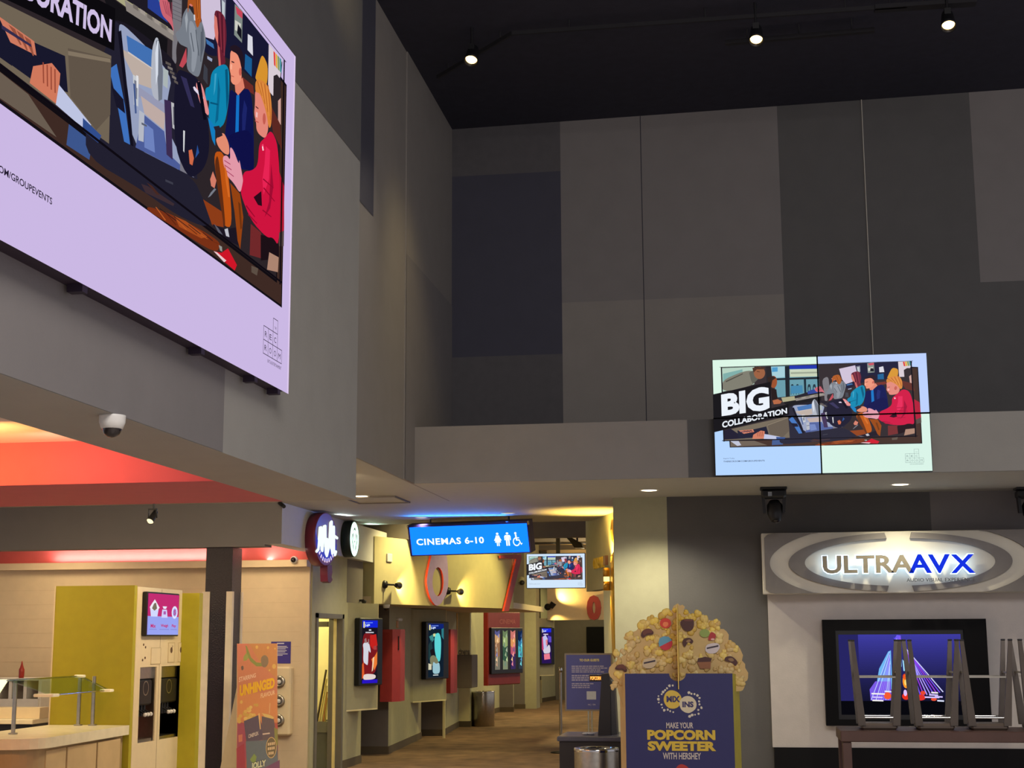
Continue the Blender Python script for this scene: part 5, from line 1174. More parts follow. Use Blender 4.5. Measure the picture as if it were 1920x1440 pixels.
def bin_(name, label, cx, cy, r, h, dark):
    t = thing(name, label, 'bin', (cx, cy, 0))
    b = MB(); b.lathe([(0, .0), (r*.97, .0), (r, .01), (r, h-.03), (r*.98, h-.01)], (cx, cy, 0), (0,0,1), 40); b.build('steel_body', STEEL, t)
    b = MB(); b.lathe([(r*1.01, h-.03), (r*1.02, h-.012), (r, h), (r*.7, h), (r*.66, h-.02)], (cx, cy, 0), (0,0,1), 40); rim = b.build('rim', CHROME, t)
    b = MB(); b.lathe([(r*.68, h-.018), (0, h-.022)], (cx, cy, 0), (0,0,1), 24); b.build('opening', BLACKP, rim)
q = at(905, 1362, z=0); r = (at(925, 1330, y=q.y).x-at(884, 1330, y=q.y).x)/2
bin_('steel_litter_bin', 'round steel litter bin standing in the corridor below the yellow fascia', q.x, q.y+.1, r, at(905, 1296, y=q.y).z, 0)
# low return panel and guard post in the corridor (settings kept as things one can lift away)
y = 33; 
for px, pyt, pyb, yy, lab in ((832, 1305, 1379, 25.6, 'thin pale corner post below the turquoise poster screen'), (1015, 1275, 1317, 39.5, 'thin pale corner post near the far end of the corridor')):
    x = at(px, 1340, y=yy).x; b = MB(); b.box(x-.02, yy, 0, x+.02, yy+.03, at(px, pyt, y=yy).z); tag(b.build('corner_post', P_YELL, None, (x, yy, 0)), lab, 'post')

# ceiling fixture and pipes beyond the beam
b = MB(); yy = 34.2
b.tube((-6, yy, at(1000, 1018.5, y=yy).z), (-1.5, yy, at(1098, 1018, y=yy).z), .03)
tag(b.build('ceiling_pipe', DKMETAL, None, (-4, yy, 3.8)), 'thin dark pipe running under the far corridor ceiling', 'pipe')
c = [at(*p, y=30) for p in ((1058, 1004), (1066, 1005), (1090, 1018), (1093, 1027), (1077, 1027), (1069, 1016))]
t = thing('ceiling_projector', 'black angled projector under the far ceiling above the hanging screen', 'projector', (c[2].x, 30, c[2].z))
b = MB(); b.prism(c, (0, .35, 0)); b.build('body', BLACKP, t)
b = MB(); b.tube((c[2].x-.1, 30.15, c[2].z), (c[2].x-.1, 30.15, 4.05), .02); b.build('stem', BLACKP, t)

# right corridor wall: yellow lettering, up-and-down wall lamp
d = (Vector((B3[0], B3[1], 0))-Vector((B1[0], B1[1], 0))).normalized(); nrm = Vector((-d.y, d.x, 0))
def rw(px):
    dd = FWD+RT*((px-960)/F_PX); k = dd.x/dd.y; s = (k*B1[1]-B1[0])/(d.x-k*d.y); return Vector((B1[0], B1[1], 0))+d*s
pL, pR = rw(1111), rw(1130)
zz0, zz1 = at(1120, 1067, y=19.5).z, at(1120, 1047, y=19.5).z
nn = nrm if nrm.x < 0 else -nrm
t = thing('wall_lettering', 'small yellow raised lettering high on the right corridor wall', 'sign', ((pL.x+pR.x)/2, (pL.y+pR.y)/2, zz0))
b = MB(); b.text('CINEMA', pL+nn*.012+Vector((0, 0, zz0)), pR-pL, (0, 0, zz1-zz0), 0, .02, .02, nn); b.build('raised_letters', mat('yellow_letters', (206, 176, 50), .45), t)
b = MB(); e = pR+(pR-pL)*.06; b.prism([e+Vector((0,0,zz0+.02)), e+(pR-pL)*.2+Vector((0,0,zz0+.02)), e+(pR-pL)*.2+Vector((0,0,zz1)), e+Vector((0,0,zz1))], nn*.04); b.build('end_block', mat('mauve_block', (120, 90, 90), .5), t)
p = rw(1143); zl = at(1143, 1086, y=p.y).z; c = p+nn*.08
t = thing('wall_lamp', 'brass up-and-down wall lamp glowing on the corner of the pale right wall', 'lamp', (p.x, p.y, zl))
b = MB(); b.lathe([(.04, -.14), (.045, -.14), (.045, -.03), (.04, -.03), (.04, -.14)], (c.x, c.y, zl), (0, 0, 1), 20); b.lathe([(.04, .03), (.045, .03), (.045, .14), (.04, .14), (.04, .03)], (c.x, c.y, zl), (0, 0, 1), 20); b.build('brass_tube', mat('brass', (196, 150, 60), .3, metal=.8), t)
b = MB(); b.prism([p+Vector((0,0,zl-.03)), p+Vector((0,0,zl+.03)), c+Vector((0,0,zl+.03)), c+Vector((0,0,zl-.03))], d*.03); b.build('bracket', DKMETAL, t)
b = MB(); b.lathe([(.0, -.13), (.036, -.12), (.038, 0), (.036, .12), (0, .13)], (c.x, c.y, zl), (0,0,1), 16); b.build('lit_glass', emat('lamp_glass', (255, 226, 130), 2.2), t)
lamp('wall_lamp_up', 'SPOT', (c.x, c.y, zl+.16), 130, (255, 206, 100), (c.x-.25, c.y-.25, 4), .03, 100, .8)
lamp('wall_lamp_down', 'SPOT', (c.x, c.y, zl-.16), 25, (255, 206, 90), (c.x, c.y, 0), .03, 80, .8)
# narrow amber strips on that wall corner
for px, p0, p1, lab in ((1146, 968, 1020, 'upper amber curved strip on the pale corridor corner'), (1144, 1036, 1236, 'long lower amber curved strip on the pale corridor corner')):
    p = rw(px); z0, z1 = at(px, p1, y=p.y).z, at(px, p0, y=p.y).z
    b = MB(); pr = [p+Vector((0,0,z0)), p+nn*.03+Vector((0,0,z0+.05)), p+nn*.045+Vector((0,0,(z0+z1)/2)), p+nn*.03+Vector((0,0,z1-.05)), p+Vector((0,0,z1))]
    b.prism(pr, -d*.12); tag(b.build('amber_strip', mat('amber_strip_paint', (206, 166, 70), .35, metal=.6), None, (p.x, p.y, z0)), lab, 'panel')

# stanchion, guest notice on its stand, ticket podium, bin
q = at(1051, 1316, y=22.5); zt_ = at(1051, 1252, y=22.5).z
t = thing('stanchion', 'slim metal stanchion post left of the blue guest notice', 'stanchion', (q.x, 22.5, 0))
b = MB(); b.tube((q.x, 22.5, .03), (q.x, 22.5, zt_-.06), .022); b.build('post', STEEL, t)
b = MB(); b.lathe([(0, 0), (.16, 0), (.15, .02), (.03, .035), (0, .035)], (q.x, 22.5, 0), (0,0,1), 28); b.build('base', DKMETAL, t)
b = MB(); b.lathe([(.022, 0), (.03, .01), (.03, .06), (.015, .08), (0, .08)], (q.x, 22.5, zt_-.07), (0,0,1), 16); b.build('cap', CHROME, t)

ny = 18.6
c0, c1 = at(1058, 1228, y=ny), at(1066, 1330, y=ny); nx0 = (c0.x+c1.x)/2; nx1 = nx0+.56; nz0, nz1 = c1.z, c0.z
t = thing('guest_notice_stand', 'blue TO OUR GUESTS notice on a stand in the corridor mouth', 'notice', ((nx0+nx1)/2, ny, 0))
b = MB(); b.box(nx0-.02, ny, nz0-.02, nx1+.02, ny+.02, nz1+.02); b.build('frame', mat('grey_sign_frame', (120, 112, 104), .4), t)
b = MB(); nw, nh = nx1-nx0, nz1-nz0
NP = lambda u, v, k: (nx0+u*nw, ny-.001-.0005*k, nz1-v*nh)
b.poly([NP(0,1,0), NP(1,1,0), NP(1,0,0), NP(0,0,0)], 0, (60, 68, 142))
b.text4('TO OUR GUESTS', [NP(.3,.12,1), NP(.74,.12,1), NP(.74,.075,1), NP(.3,.075,1)], 0, .03, (206, 196, 110))
for v, w, h in ((.2,.8,.02),(.235,.84,.02),(.27,.7,.02),(.305,.74,.02),(.37,.82,.026),(.41,.5,.026),(.45,.48,.026),(.52,.46,.02),(.555,.46,.02),(.59,.44,.02)):
    x = .12
    while x < .12+w*.9:
        l = .03+random.random()*.06; b.poly([NP(x,v+h,1), NP(x+l,v+h,1), NP(x+l,v,1), NP(x,v,1)], 0, (150, 150, 184)); x += l+.012
b.poly([NP(.45,.82,1), NP(.66,.82,1), NP(.66,.67,1), NP(.45,.67,1)], 0, (170, 178, 196))
b.text4('MC / TM', [NP(.48,.93,1), NP(.64,.93,1), NP(.64,.9,1), NP(.48,.9,1)], 0, .0, (180, 180, 205))
b.build('printed_notice', PRINT, t)
b = MB(); xs_ = nx0+nw*.5; b.tube((xs_-.012, ny+.04, .02), (xs_-.012, ny+.04, nz0+.3), .012); b.tube((xs_+.03, ny+.04, .02), (xs_+.03, ny+.04, nz0+.3), .012); b.build('pole', CHROME, t)
b = MB(); b.rbox(xs_-.2, ny-.1, 0, xs_+.22, ny+.2, .02, .006); b.build('base', DKMETAL, t)

py_ = 14.2
c0, c1 = at(1044, 1381, y=py_), at(1157, 1381, y=py_); pz = c0.z; x0, x1 = c0.x, c1.x
t = thing('ticket_podium', 'dark ticket podium desk beside the popcorn display', 'podium', ((x0+x1)/2, py_, 0))
b = MB(); b.rbox(x0, py_, pz-.045, x1+.1, py_+.75, pz, .008); b.build('desk_top', mat('grey_desk_top', (72, 72, 86), .25), t)
b = MB(); b.box(x0+.02, py_+.03, 0, x1+.08, py_+.7, pz-.045); b.build('cabinet', mat('dark_podium', (34, 31, 34), .5), t)
py2 = py_+.25
pts = [at(*p, y=py2) for p in ((1121, 1376), (1128, 1264), (1143, 1262), (1145, 1376))]
t = thing('podium_lectern', 'black upright lectern panel standing on the ticket podium', 'lectern', (pts[0].x, py2, pz))
b = MB(); pts[0].z = pts[3].z = pz+.001; b.prism(pts, (0, .28, 0)); b.build('panel', mat('black_lectern', (30, 28, 32), .5), t)
pts2 = [at(*p, y=py2+.1) for p in ((1146, 1372), (1145, 1275), (1152, 1285), (1157, 1372))]
b = MB(); pts2[0].z = pts2[3].z = pz+.001; b.prism(pts2, (0, .2, 0)); b.build('side_panel', mat('grey_lectern_side', (74, 70, 70), .5), t)
yb = py2+.05; a0, a1 = at(1105, 1278, y=yb), at(1127, 1265, y=yb)
b = MB(); b.box(a0.x, yb, a0.z, a1.x+.03, yb+.05, a1.z, 0); s = b.build('ticker_case', BEZEL, t)
b = MB(); b.text('POPCORN', (a0.x+.01, yb-.003, a0.z+.015), (a1.x-a0.x-.012, 0, 0), (0, 0, a1.z-a0.z-.03), 0, .04); b.build('glowing_text', emat('led_amber', (255, 160, 70), 2), s)
q = at(1125, 1370, y=py_+.3)
b = MB(); 
for k in range(5): b.ball((q.x-.1+random.uniform(-.04,.04), py_+.25+random.uniform(-.04,.04), pz+.012), .03, .02, .012, 8, 5)
tag(b.build('crumpled_wrapper', mat('clear_wrapper', (150, 150, 160), .2), None, (q.x, py_+.25, pz)), 'small crumpled clear wrapper on the podium desk', 'wrapper')
b0, b1 = at(1072, 1407, y=12.9), at(1156, 1407, y=12.9)
bin_('steel_litter_bin', 'large round steel litter bin in front of the ticket podium', (b0.x+b1.x)/2, 13.1, (b1.x-b0.x)/2, b0.z+.01, 0)
# ================================================================== right: auditorium sign, screen, bar table, popcorn display, ceiling fittings
# --- big oval-ring sign
AY = BY-.35
c = [at(*p, y=AY) for p in ((1427, 1000), (1431, 1114))]
ax0 = (c[0].x+c[1].x)/2; az1, az0 = c[0].z, c[1].z; acx = at(1686, 1056, y=AY).x; ax1 = acx+(acx-ax0); azc = (az0+az1)/2
SIGNF = mat('pale_sign_board', (196, 192, 180), .6, noise=.02); RINGM = mat('grey_sign_ring', (118, 114, 112), .75)
t = thing('auditorium_sign', 'wide grey sign with oval rings and backlit ULTRAAVX letters', 'sign', ((ax0+ax1)/2, BY-.1, az0))
b = MB(); b.rbox(ax0, AY, az0, ax1, BY-.101, az1, .006); b.build('board', SIGNF, t)
zs = lambda py: at(1686, py, y=AY).z
def ring(rx0, rz0, rx1, rz1, a0, a1, dx=0):
    """elliptical band clipped to the board"""
    b = MB(); n = 40; y0 = AY-.03
    for k in range(n):
        q = []
        for (rx, rz), a in (((rx0, rz0), a0+(a1-a0)*k/n), ((rx0, rz0), a0+(a1-a0)*(k+1)/n), ((rx1, rz1), a0+(a1-a0)*(k+1)/n), ((rx1, rz1), a0+(a1-a0)*k/n)):
            q.append((acx+rx*math.cos(a), y0, azc+rz*math.sin(a)))
        ok = all(az0-.001 <= p[2] <= az1+.001 for p in q)
        q = [(min(max(p[0], ax0+.03), ax1-.03), p[1], min(max(p[2], az0+.004), az1-.004)) for p in q]
        if abs(q[0][2]-q[3][2]) < .002 and abs(q[1][2]-q[2][2]) < .002 and not ok: continue
        b.prism(q, (0, .031, 0))
    return b
M1 = (ax1-ax0)/2
rx = lambda zx: (at(1400+zx/3.692, 1056, y=AY).x-acx)
r_in, r_out = abs(rx(402)), abs(rx(290)); o_in, o_out = abs(rx(160)), abs(rx(-10))
hz_in = azc-az0-.075; hz_out = hz_in+.062
for (a0, a1) in ((math.radians(97), math.radians(263)), (math.radians(-83), math.radians(83))): ring(r_in, hz_in, r_out, hz_out+.0, a0, a1).build('inner_ring', RINGM, t)
for (a0, a1) in ((math.radians(100), math.radians(260)), (math.radians(-80), math.radians(80))): ring(o_in, hz_out+.11, o_out, hz_out+.27, a0, a1).build('outer_ring', RINGM, t)
HALO = emat('letter_halo', (196, 228, 255), 4); LTR = mat('taupe_letters', (128, 122, 108), .5); LTB = emat('blue_letters_lit', (24, 52, 226), 1.0)
yl = AY-.1
def lt(s, px0, px1, py0, py1, m, nm, bold=0.0):
    a, d = at(px0, py1, y=yl), at(px1, py0, y=yl)
    b = MB(); b.text(s, (a.x, yl, a.z), (d.x-a.x, 0, 0), (0, 0, d.z-a.z), 0, bold, .03, (0, -1, 0)); o = b.build(nm, m, t)
    b = MB(); g = .007; b.text(s, (a.x-g, yl+.012, a.z-g), (d.x-a.x+2*g, 0, 0), (0, 0, d.z-a.z+2*g), 0, bold+.028, .012, (0, 1, 0)); b.build('halo_light', HALO, o)
lt('ULTRA', 1543, 1711, 1040, 1076, LTR, 'letters', .03)
lt('A', 1704, 1745, 1039, 1075, LTB, 'letters', .022); lt('V', 1741, 1780, 1039, 1075, LTB, 'letters', .022); lt('X', 1783, 1826, 1039, 1075, LTB, 'letters', .022)
a, d = at(1700, 1091, y=yl), at(1828, 1083, y=yl)
b = MB(); b.text('AUDIO VISUAL EXPERIENCE', (a.x, yl, a.z), (d.x-a.x, 0, 0), (0, 0, d.z-a.z), 0, .0, .012, (0, -1, 0)); b.build('tagline', mat('grey_tagline', (66, 68, 70), .5), t)

# --- framed screen
TY = BY-.24
c = [at(*p, y=TY) for p in ((1541, 1161), (1847, 1161), (1862, 1362), (1551, 1361))]
tx0, tx1, tz0, tz1 = (c[0].x+c[3].x)/2, (c[1].x+c[2].x)/2, (c[2].z+c[3].z)/2, (c[0].z+c[1].z)/2
s0, s1 = at(1572, 1190, y=TY), at(1810, 1341, y=TY)
t = thing('framed_bridge_screen', 'black-framed screen showing a lit purple cable bridge under the auditorium sign', 'screen', ((tx0+tx1)/2, BY-.1, tz0))
b = MB(); f = .0
b.box(tx0, TY, s1.z-.05, s0.x-.03, BY-.101, tz1); b.box(s1.x+.03, TY, s1.z-.05, tx1, BY-.101, tz1); b.box(s0.x-.03, TY, s0.z+.05, s1.x+.03, BY-.101, tz1); b.box(tx0, TY, tz0, tx1, BY-.101, s1.z-.05); b.build('black_surround', mat('black_satin_frame', (9, 9, 13), .75, spec=.12), t)
b = MB(); b.rbox(s0.x-.045, TY+.03, s1.z-.06, s1.x+.045, TY+.1, s0.z+.06, .008); b.build('display', BEZEL, t)
sx0, sx1, sz0, sz1 = s0.x, s1.x, s1.z, s0.z
PT = lambda zx, zy, k: (sx0+(sx1-sx0)*(zx-240)/1110, TY+.029-.0004*k, sz1+(sz0-sz1)*(zy-280)/700)
b = MB()
def TP(pts, c, k): b.poly([PT(x, y, k) for x, y in pts], 0, c)
bands = [(280+k*20, tuple(a+(c_-a)*k/29 for a, c_ in zip((60,58,156), (18,18,42)))) for k in range(29)]+[(860, (8,8,14)), (980, (8,8,14))]
for (y0, c0), (y1, _) in zip(bands, bands[1:]): TP([(240,y1),(1350,y1),(1350,y0),(240,y0)], c0, 0)
TP([(240,860),(420,860),(420,280),(240,280)], (38,36,96), .5)
TP([(600,580),(690,430),(715,420),(712,760),(560,760)], (110,180,240), 1); TP([(505,760),(560,690),(700,690),(700,855),(510,855)], (120,90,226), 1.5)
for k in range(9): x0 = 512+k*22; TP([(x0, 850),(x0+7, 850),(705, 430+k*14),(700, 430+k*14)], random.choice([(190,206,255),(150,120,250),(110,80,220)]), 2)
TP([(745,330),(775,285),(810,290),(812,380),(770,640),(745,640)], (110,90,240), 2); TP([(752,470),(806,400),(806,560),(760,620)], (130,200,250), 3)
for k in range(14): x = 745+random.random()*60; y = 300+random.random()*110; TP([(x,y),(x+8,y),(x+12,y+26),(x+3,y+26)], random.choice([(200,190,255),(70,60,220),(160,80,230)]), 3)
TP([(815,500),(835,520),(842,600),(820,600)], (160,220,250), 3)
for k in range(9): x1 = 930+k*29; TP([(822+k*3, 340+k*8),(830+k*3, 338+k*8),(x1+9, 820-k*5),(x1, 824-k*5)], random.choice([(176,150,255),(120,80,240),(206,206,255),(150,60,220)]), 2+k*.1)
TP([(860,480),(930,560),(960,640),(920,700)], (120,130,240), 1.5)
for (x, y, rx_, ry_, c) in ((835,690,28,60,(250,150,40)),(830,650,20,26,(230,60,30)),(830,820,34,30,(230,50,30)),(765,680,14,22,(230,70,40)),(665,815,34,32,(240,90,50)),(960,830,46,26,(220,50,40)),(985,790,24,18,(226,70,50)),(1080,845,26,14,(230,80,50)),(826,790,16,28,(220,190,250)),(835,700,12,26,(255,220,120))): TP([(x+rx_*math.cos(a), y+ry_*math.sin(a)) for a in [2*PI*i/14 for i in range(14)]], c, 5+(.5 if c[2] > 100 else 0))
for (x, y, l) in ((520,790,120),(530,820,90),(525,848,100),(640,770,60),(1000,820,130),(1060,780,60),(1110,850,60),(1040,800,80),(1090,815,70)): TP([(x,y),(x+l,y+4),(x+l,y+16),(x,y+13)], random.choice([(220,226,255),(206,190,250),(240,236,236)]), 6)
b.build('screen_picture', SCR, t)

# --- bar table
BTY, BTZ = 10.75, 1.05
tx = at(1576, 1372, y=BTY).x; lx = at(1580, 1400, y=BTY+.02).x; lw = at(1597, 1400, y=BTY+.02).x-lx
WOOD = mat('brown_bar_wood', (74, 51, 44), .45, noise=.12, scale=6)
t = thing('bar_table', 'long brown bar-height table carrying upside-down stools', 'table', (tx+1.6, BTY+.25, 0))
b = MB(); b.rbox(tx, BTY, BTZ-.075, tx+3.2, BTY+.55, BTZ, .006); b.build('table_top', WOOD, t)
for x in (lx, tx+3.05):
    for y in (BTY+.02, BTY+.45): b = MB(); b.rbox(x, y, 0, x+lw, y+.075, BTZ-.075, .004); b.build('leg', WOOD, t)
# --- upside-down stools
LEGM = mat('pewter_stool_leg', (88, 80, 74), .38, metal=.4)
SEATM = mat('brown_stool_seat', (84, 72, 64), .45)
def make_stool():
    t = thing('bar_stool', '', 'stool', (0, 0, 0), 'upside-down bar stools on the table')
    b = MB(); b.rbox(-.125, -.13, .0, .125, .13, .045, .014); b.build('seat', SEATM, t)
    H = .615
    for sx in (-1, 1):
        for sy in (-1, 1):
            b = MB(); p, q = Vector((sx*.118, sy*.12, .03)), Vector((sx*.163, sy*.163, H)); w0, w1 = .026, .013
            V = []
            for c_, w in ((p, w0), (q, w1)): V += [c_+Vector((-w, -w*.8, 0)), c_+Vector((w, -w*.8, 0)), c_+Vector((w, w*.8, 0)), c_+Vector((-w, w*.8, 0))]
            b._add(V, [(0,3,2,1),(4,5,6,7),(0,1,5,4),(1,2,6,5),(2,3,7,6),(3,0,4,7)]); leg = b.build('leg', LEGM, t)
            b = MB(); b.rbox(q.x-.015, q.y-.013, H, q.x+.015, q.y+.013, H+.012, .003); b.build('foot_cap', BLACKP, leg)
    zf = .36; k = .118+.045*(zf-.03)/.585
    for sy in (-1, 1): b = MB(); b.box(-k, sy*k-.006, zf, k, sy*k+.006, zf+.011); b.build('foot_rail', STEEL, t)
    for sx in (-1, 1): b = MB(); b.box(sx*k-.006, -k, zf+.03, sx*k+.006, k, zf+.041); b.build('foot_rail', STEEL, t)
    zf = .085; k = .122
    for sy in (-1, 1): b = MB(); b.tube((-k, sy*k, zf), (k, sy*k, zf), .008); b.build('chrome_brace', CHROME, t)
    return t
def copy_tree(o, parent=None):
    c = o.copy(); COL.objects.link(c); c.parent = parent
    for ch in list(o.children): copy_tree(ch, c)
    return c
st0 = make_stool()
labs = ['upside-down stool at the near end of the bar table, above its brown leg', 'upside-down stool second from the end of the bar table, before the bridge picture', 'upside-down stool overlapping the right edge of the black screen frame', 'upside-down stool at the right edge of the picture']
for k, px in enumerate((1647, 1752, 1852, 1958)):
    o = st0 if k == 0 else copy_tree(st0)
    p = at(px, 1368, y=BTY+.26); o.location = (p.x, BTY+.26, BTZ); o.rotation_euler.z = math.radians((-1, 1, -1, 2)[k]); o['label'] = labs[k]

# --- popcorn display stand
PY = 12.0
k_ = .847/885
X0p, ZTp = -.941, 1.415
def PX_(zx): return X0p+(zx-187)*k_
def PZ_(zy): return ZTp-(zy-645)*k_
NAVY = (34, 35, 92)
t = thing('popcorn_display', 'navy cardboard popcorn bag display with yellow popcorn cut-out', 'display stand', (-.517, PY, 0))
# front panel with a notch
nl, nr = PX_(555), PX_(695); nc, nrad = (nl+nr)/2, (nr-nl)/2; zc_ = PZ_(645)
out = [(PX_(187), 0), (PX_(1078), 0), (PX_(1078), ZTp)]+[(nc+nrad*math.cos(a), ZTp-nrad*.9*math.sin(a)) for a in [PI*i/10 for i in range(11)]]+[(PX_(187), ZTp)]
b = MB(); pts = [(x, PY, z) for x, z in out]; b.prism(pts, (0, .02, 0), 0, NAVY)
TX = lambda zx, zy, k: (PX_(zx), PY-.0006*k, PZ_(zy))
def SP(pts, c, k): b.poly([TX(x, y, k) for x, y in pts], 0, c)
def ST(s, x0, y0, x1, y1, c, bold, k): b.text4(s, [TX(x0,y1,k), TX(x1,y1,k), TX(x1,y0,k), TX(x0,y0,k)], 0, bold, c)
def blob(cx, cy, r, n=11, j=.12, sx=1, sy=1): return smooth([(cx+sx*r*(1+random.uniform(-j,j))*math.cos(2*PI*i/n), cy+sy*r*(1+random.uniform(-j,j))*math.sin(2*PI*i/n)) for i in range(n)], 1)
for a in range(26):
    an = 2*PI*a/26; side = -1 if a % 2 else 1
    for cx, cy in ((570, 855), (705, 895)):
        if (cx == 570 and math.cos(an) > .3) or (cx == 705 and math.cos(an) < -.1): continue
        r = 85+random.random()*25; x, y = cx+r*math.cos(an)*1.05, cy+r*math.sin(an)*1.05; SP(blob(x, y, 7+random.random()*6, 7, .2), (206, 200, 180), 1)
SP(blob(578, 858, 76, 13, .08), (206, 178, 70), 2); SP(blob(705, 895, 70, 13, .06), (206, 196, 166), 2.5)
ST('MIX', 530, 828, 642, 878, (50,44,96), .05, 4); ST('INS', 660, 872, 752, 920, (50,44,96), .05, 4)
ST('MAKE YOUR', 523, 1042, 745, 1090, (196,186,176), .02, 2)
ST('POPCORN', 364, 1102, 924, 1188, (52,44,70), .1, 1); ST('POPCORN', 364, 1102, 924, 1184, (206,176,56), .055, 3)
ST('SWEETER', 366, 1194, 928, 1276, (52,44,70), .1, 1); ST('SWEETER', 366, 1194, 928, 1272, (206,176,56), .055, 3)
ST('WITH HERSHEY', 490, 1286, 802, 1340, (196,186,176), .02, 2)
for x0, x1, c in ((375,480,(120,160,70)),(480,580,(214,150,120)),(580,715,(176,50,44)),(715,840,(206,140,60)),(840,936,(196,190,190))): SP([(x0,1520),(x1,1520),(x1,1416),(x0,1422)], c, 2)
SP(blob(648, 1440, 60, 11, .1), (170,44,40), 3)
b.build('front_panel', PRINT, t)
# box sides
SIDE = mat('cream_card_edge', (206, 180, 128), .6); SIDEY = mat('yellow_card_side', (190, 176, 60), .6)
b = MB(); b.prism([(PX_(187), PY+.001, 0), (PX_(187), PY+.001, ZTp), (PX_(187)-.075, PY+.4, ZTp-.02), (PX_(187)-.075, PY+.4, 0)], (.008, 0, 0)); b.build('side_panel', SIDE, t)
b = MB(); b.prism([(PX_(1078), PY+.001, 0), (PX_(1078), PY+.001, ZTp), (PX_(1078)+.05, PY+.4, ZTp-.02), (PX_(1078)+.05, PY+.4, 0)], (-.008, 0, 0)); b.build('side_panel', SIDEY, t)
# popcorn cut-out: scalloped board with raised popped kernels
random.seed(11)
OUTL = [(50,630),(90,560),(150,540),(195,480),(205,400),(240,330),(290,290),(360,240),(400,200),(480,190),(540,140),(590,125),(625,75),(660,85),(700,95),(690,130),(760,170),(840,165),(870,200),(940,240),(975,280),(1040,300),(1055,370),(1110,420),(1155,460),(1160,540),(1185,600),(1205,680),(1165,720),(1160,780),(1100,790)]
out2 = []
for (x0, y0), (x1, y1) in zip(OUTL, OUTL[1:]):
    mx, my_ = (x0+x1)/2, (y0+y1)/2; dx_, dy_ = mx-620, my_-650; l = math.hypot(dx_, dy_); out2 += [(x0, y0), (mx+dx_/l*13, my_+dy_/l*13)]
out2 += [(1100,790),(1090,980),(180,980),(110,720),(60,665)]
PYB = PY+.2; sc = (PYB/PY)
TB = lambda zx, zy: (PX_(zx)*sc, PYB, EYE+(PZ_(zy)-EYE)*sc)
b = MB(); b.prism([TB(x, y) for x, y in out2], (0, .02, 0), 0, (198, 168, 108))
inside = lambda x, y: ((x-625)/545)**2+((y-690)/580)**2 < 1.0
n = 0
pal = [(214,186,116),(204,172,100),(222,198,134),(196,164,104),(226,200,110),(208,182,124)]
while n < 230:
    x, y = random.uniform(90, 1170), random.uniform(110, 760)
    if not inside(x, y) or y > 700 and 190 < x < 1075: n += 0.2; continue
    yel = max(0, 1-math.hypot(x-640, y-150)/430); c = random.choice(pal); c = (min(255, c[0]+yel*10), min(255, c[1]+yel*6), c[2]-yel*44)
    q = TB(x, y); r = random.uniform(.016, .034)
    for j in range(3):
        b.ball((q[0]+random.uniform(-.6,.6)*r, PYB-.002, q[2]+random.uniform(-.6,.6)*r), r*random.uniform(.6,1), r*.35, r*random.uniform(.6,1), 8, 6, 0, c)
    n += 1
b.build('popcorn_board', PRINT, t)
b = MB()
def CP(pts, c, k): b.poly([(TB(x, y)[0], PYB-.014-.0008*k, TB(x, y)[2]) for x, y in pts], 0, c)
candies = []
def candy(fn):
    global b
    b = MB(); fn(); b.build('printed_sweet', PRINT, t)
BR, BR2 = (74,36,32), (104,56,44)
for pts in ([(325,330),(345,285),(400,275),(438,300),(430,325),(375,325),(350,355)], [(100,605),(130,570),(180,572),(214,615),(190,636),(170,612),(130,615)]): candy(lambda: (CP(smooth(pts), BR, 1), CP(smooth([((x*.8+pts[2][0]*.2), y*.8+pts[2][1]*.2-4) for x, y in pts]), BR2, 2)))
candy(lambda: (CP(smooth([(652,225),(690,195),(775,198),(772,270),(740,300),(690,295)]), BR, 1), CP(smooth([(690,198),(772,198),(768,215),(690,215)]), BR2, 2)))
candy(lambda: (CP(smooth([(668,390),(690,355),(740,350),(768,380),(750,402),(720,385),(690,435)]), BR, 1), CP(smooth([(700,380),(730,362),(748,375),(720,395)]), (150,116,84), 2)))
candy(lambda: (CP([(790,555),(800,520),(860,508),(912,520),(905,550)], BR, 1), CP([(792,552),(905,548),(900,605),(815,605)], (150,96,60), 1.5)))
candy(lambda: (CP(smooth([(1010,540),(1030,505),(1080,502),(1130,550),(1105,590),(1080,555)]), BR, 1), CP(smooth([(1040,525),(1080,515),(1100,540),(1070,550)]), (140,110,74), 2)))
circ = lambda x, y, rx_, ry_, n=18: [(x+rx_*math.cos(2*PI*i/n), y+ry_*math.sin(2*PI*i/n)) for i in range(n)]
candy(lambda: (CP(circ(537,230,48,42), (204,60,44), 1), CP(blob(537,238,22,9,.2), (230,130,80), 2)))
candy(lambda: (CP(circ(533,395,58,58), (196,52,66), 1), CP([(475,390),(485,355),(520,337),(560,342),(588,372),(480,425)], (96,160,190), 2)))
candy(lambda: CP(circ(860,315,42,34), (140,160,80), 1))
candy(lambda: (CP(smooth([(895,330),(915,300),(955,325),(945,365),(885,378)]), (170,44,50), 1), CP(circ(925,365,16,9,10), (220,170,160), 2)))
for (x, y, col) in ((920,440,(206,196,196)), (395,560,(206,186,150))):
    candy(lambda: (CP(smooth([(x-62,y+20),(x-50,y-30),(x,y-44),(x+50,y-44),(x+66,y-8),(x+30,y+40),(x-30,y+44)]), col, 1), CP([(x-46,y+6),(x-46,y-8),(x+50,y-28),(x+50,y-14)], (60,50,60), 2)))
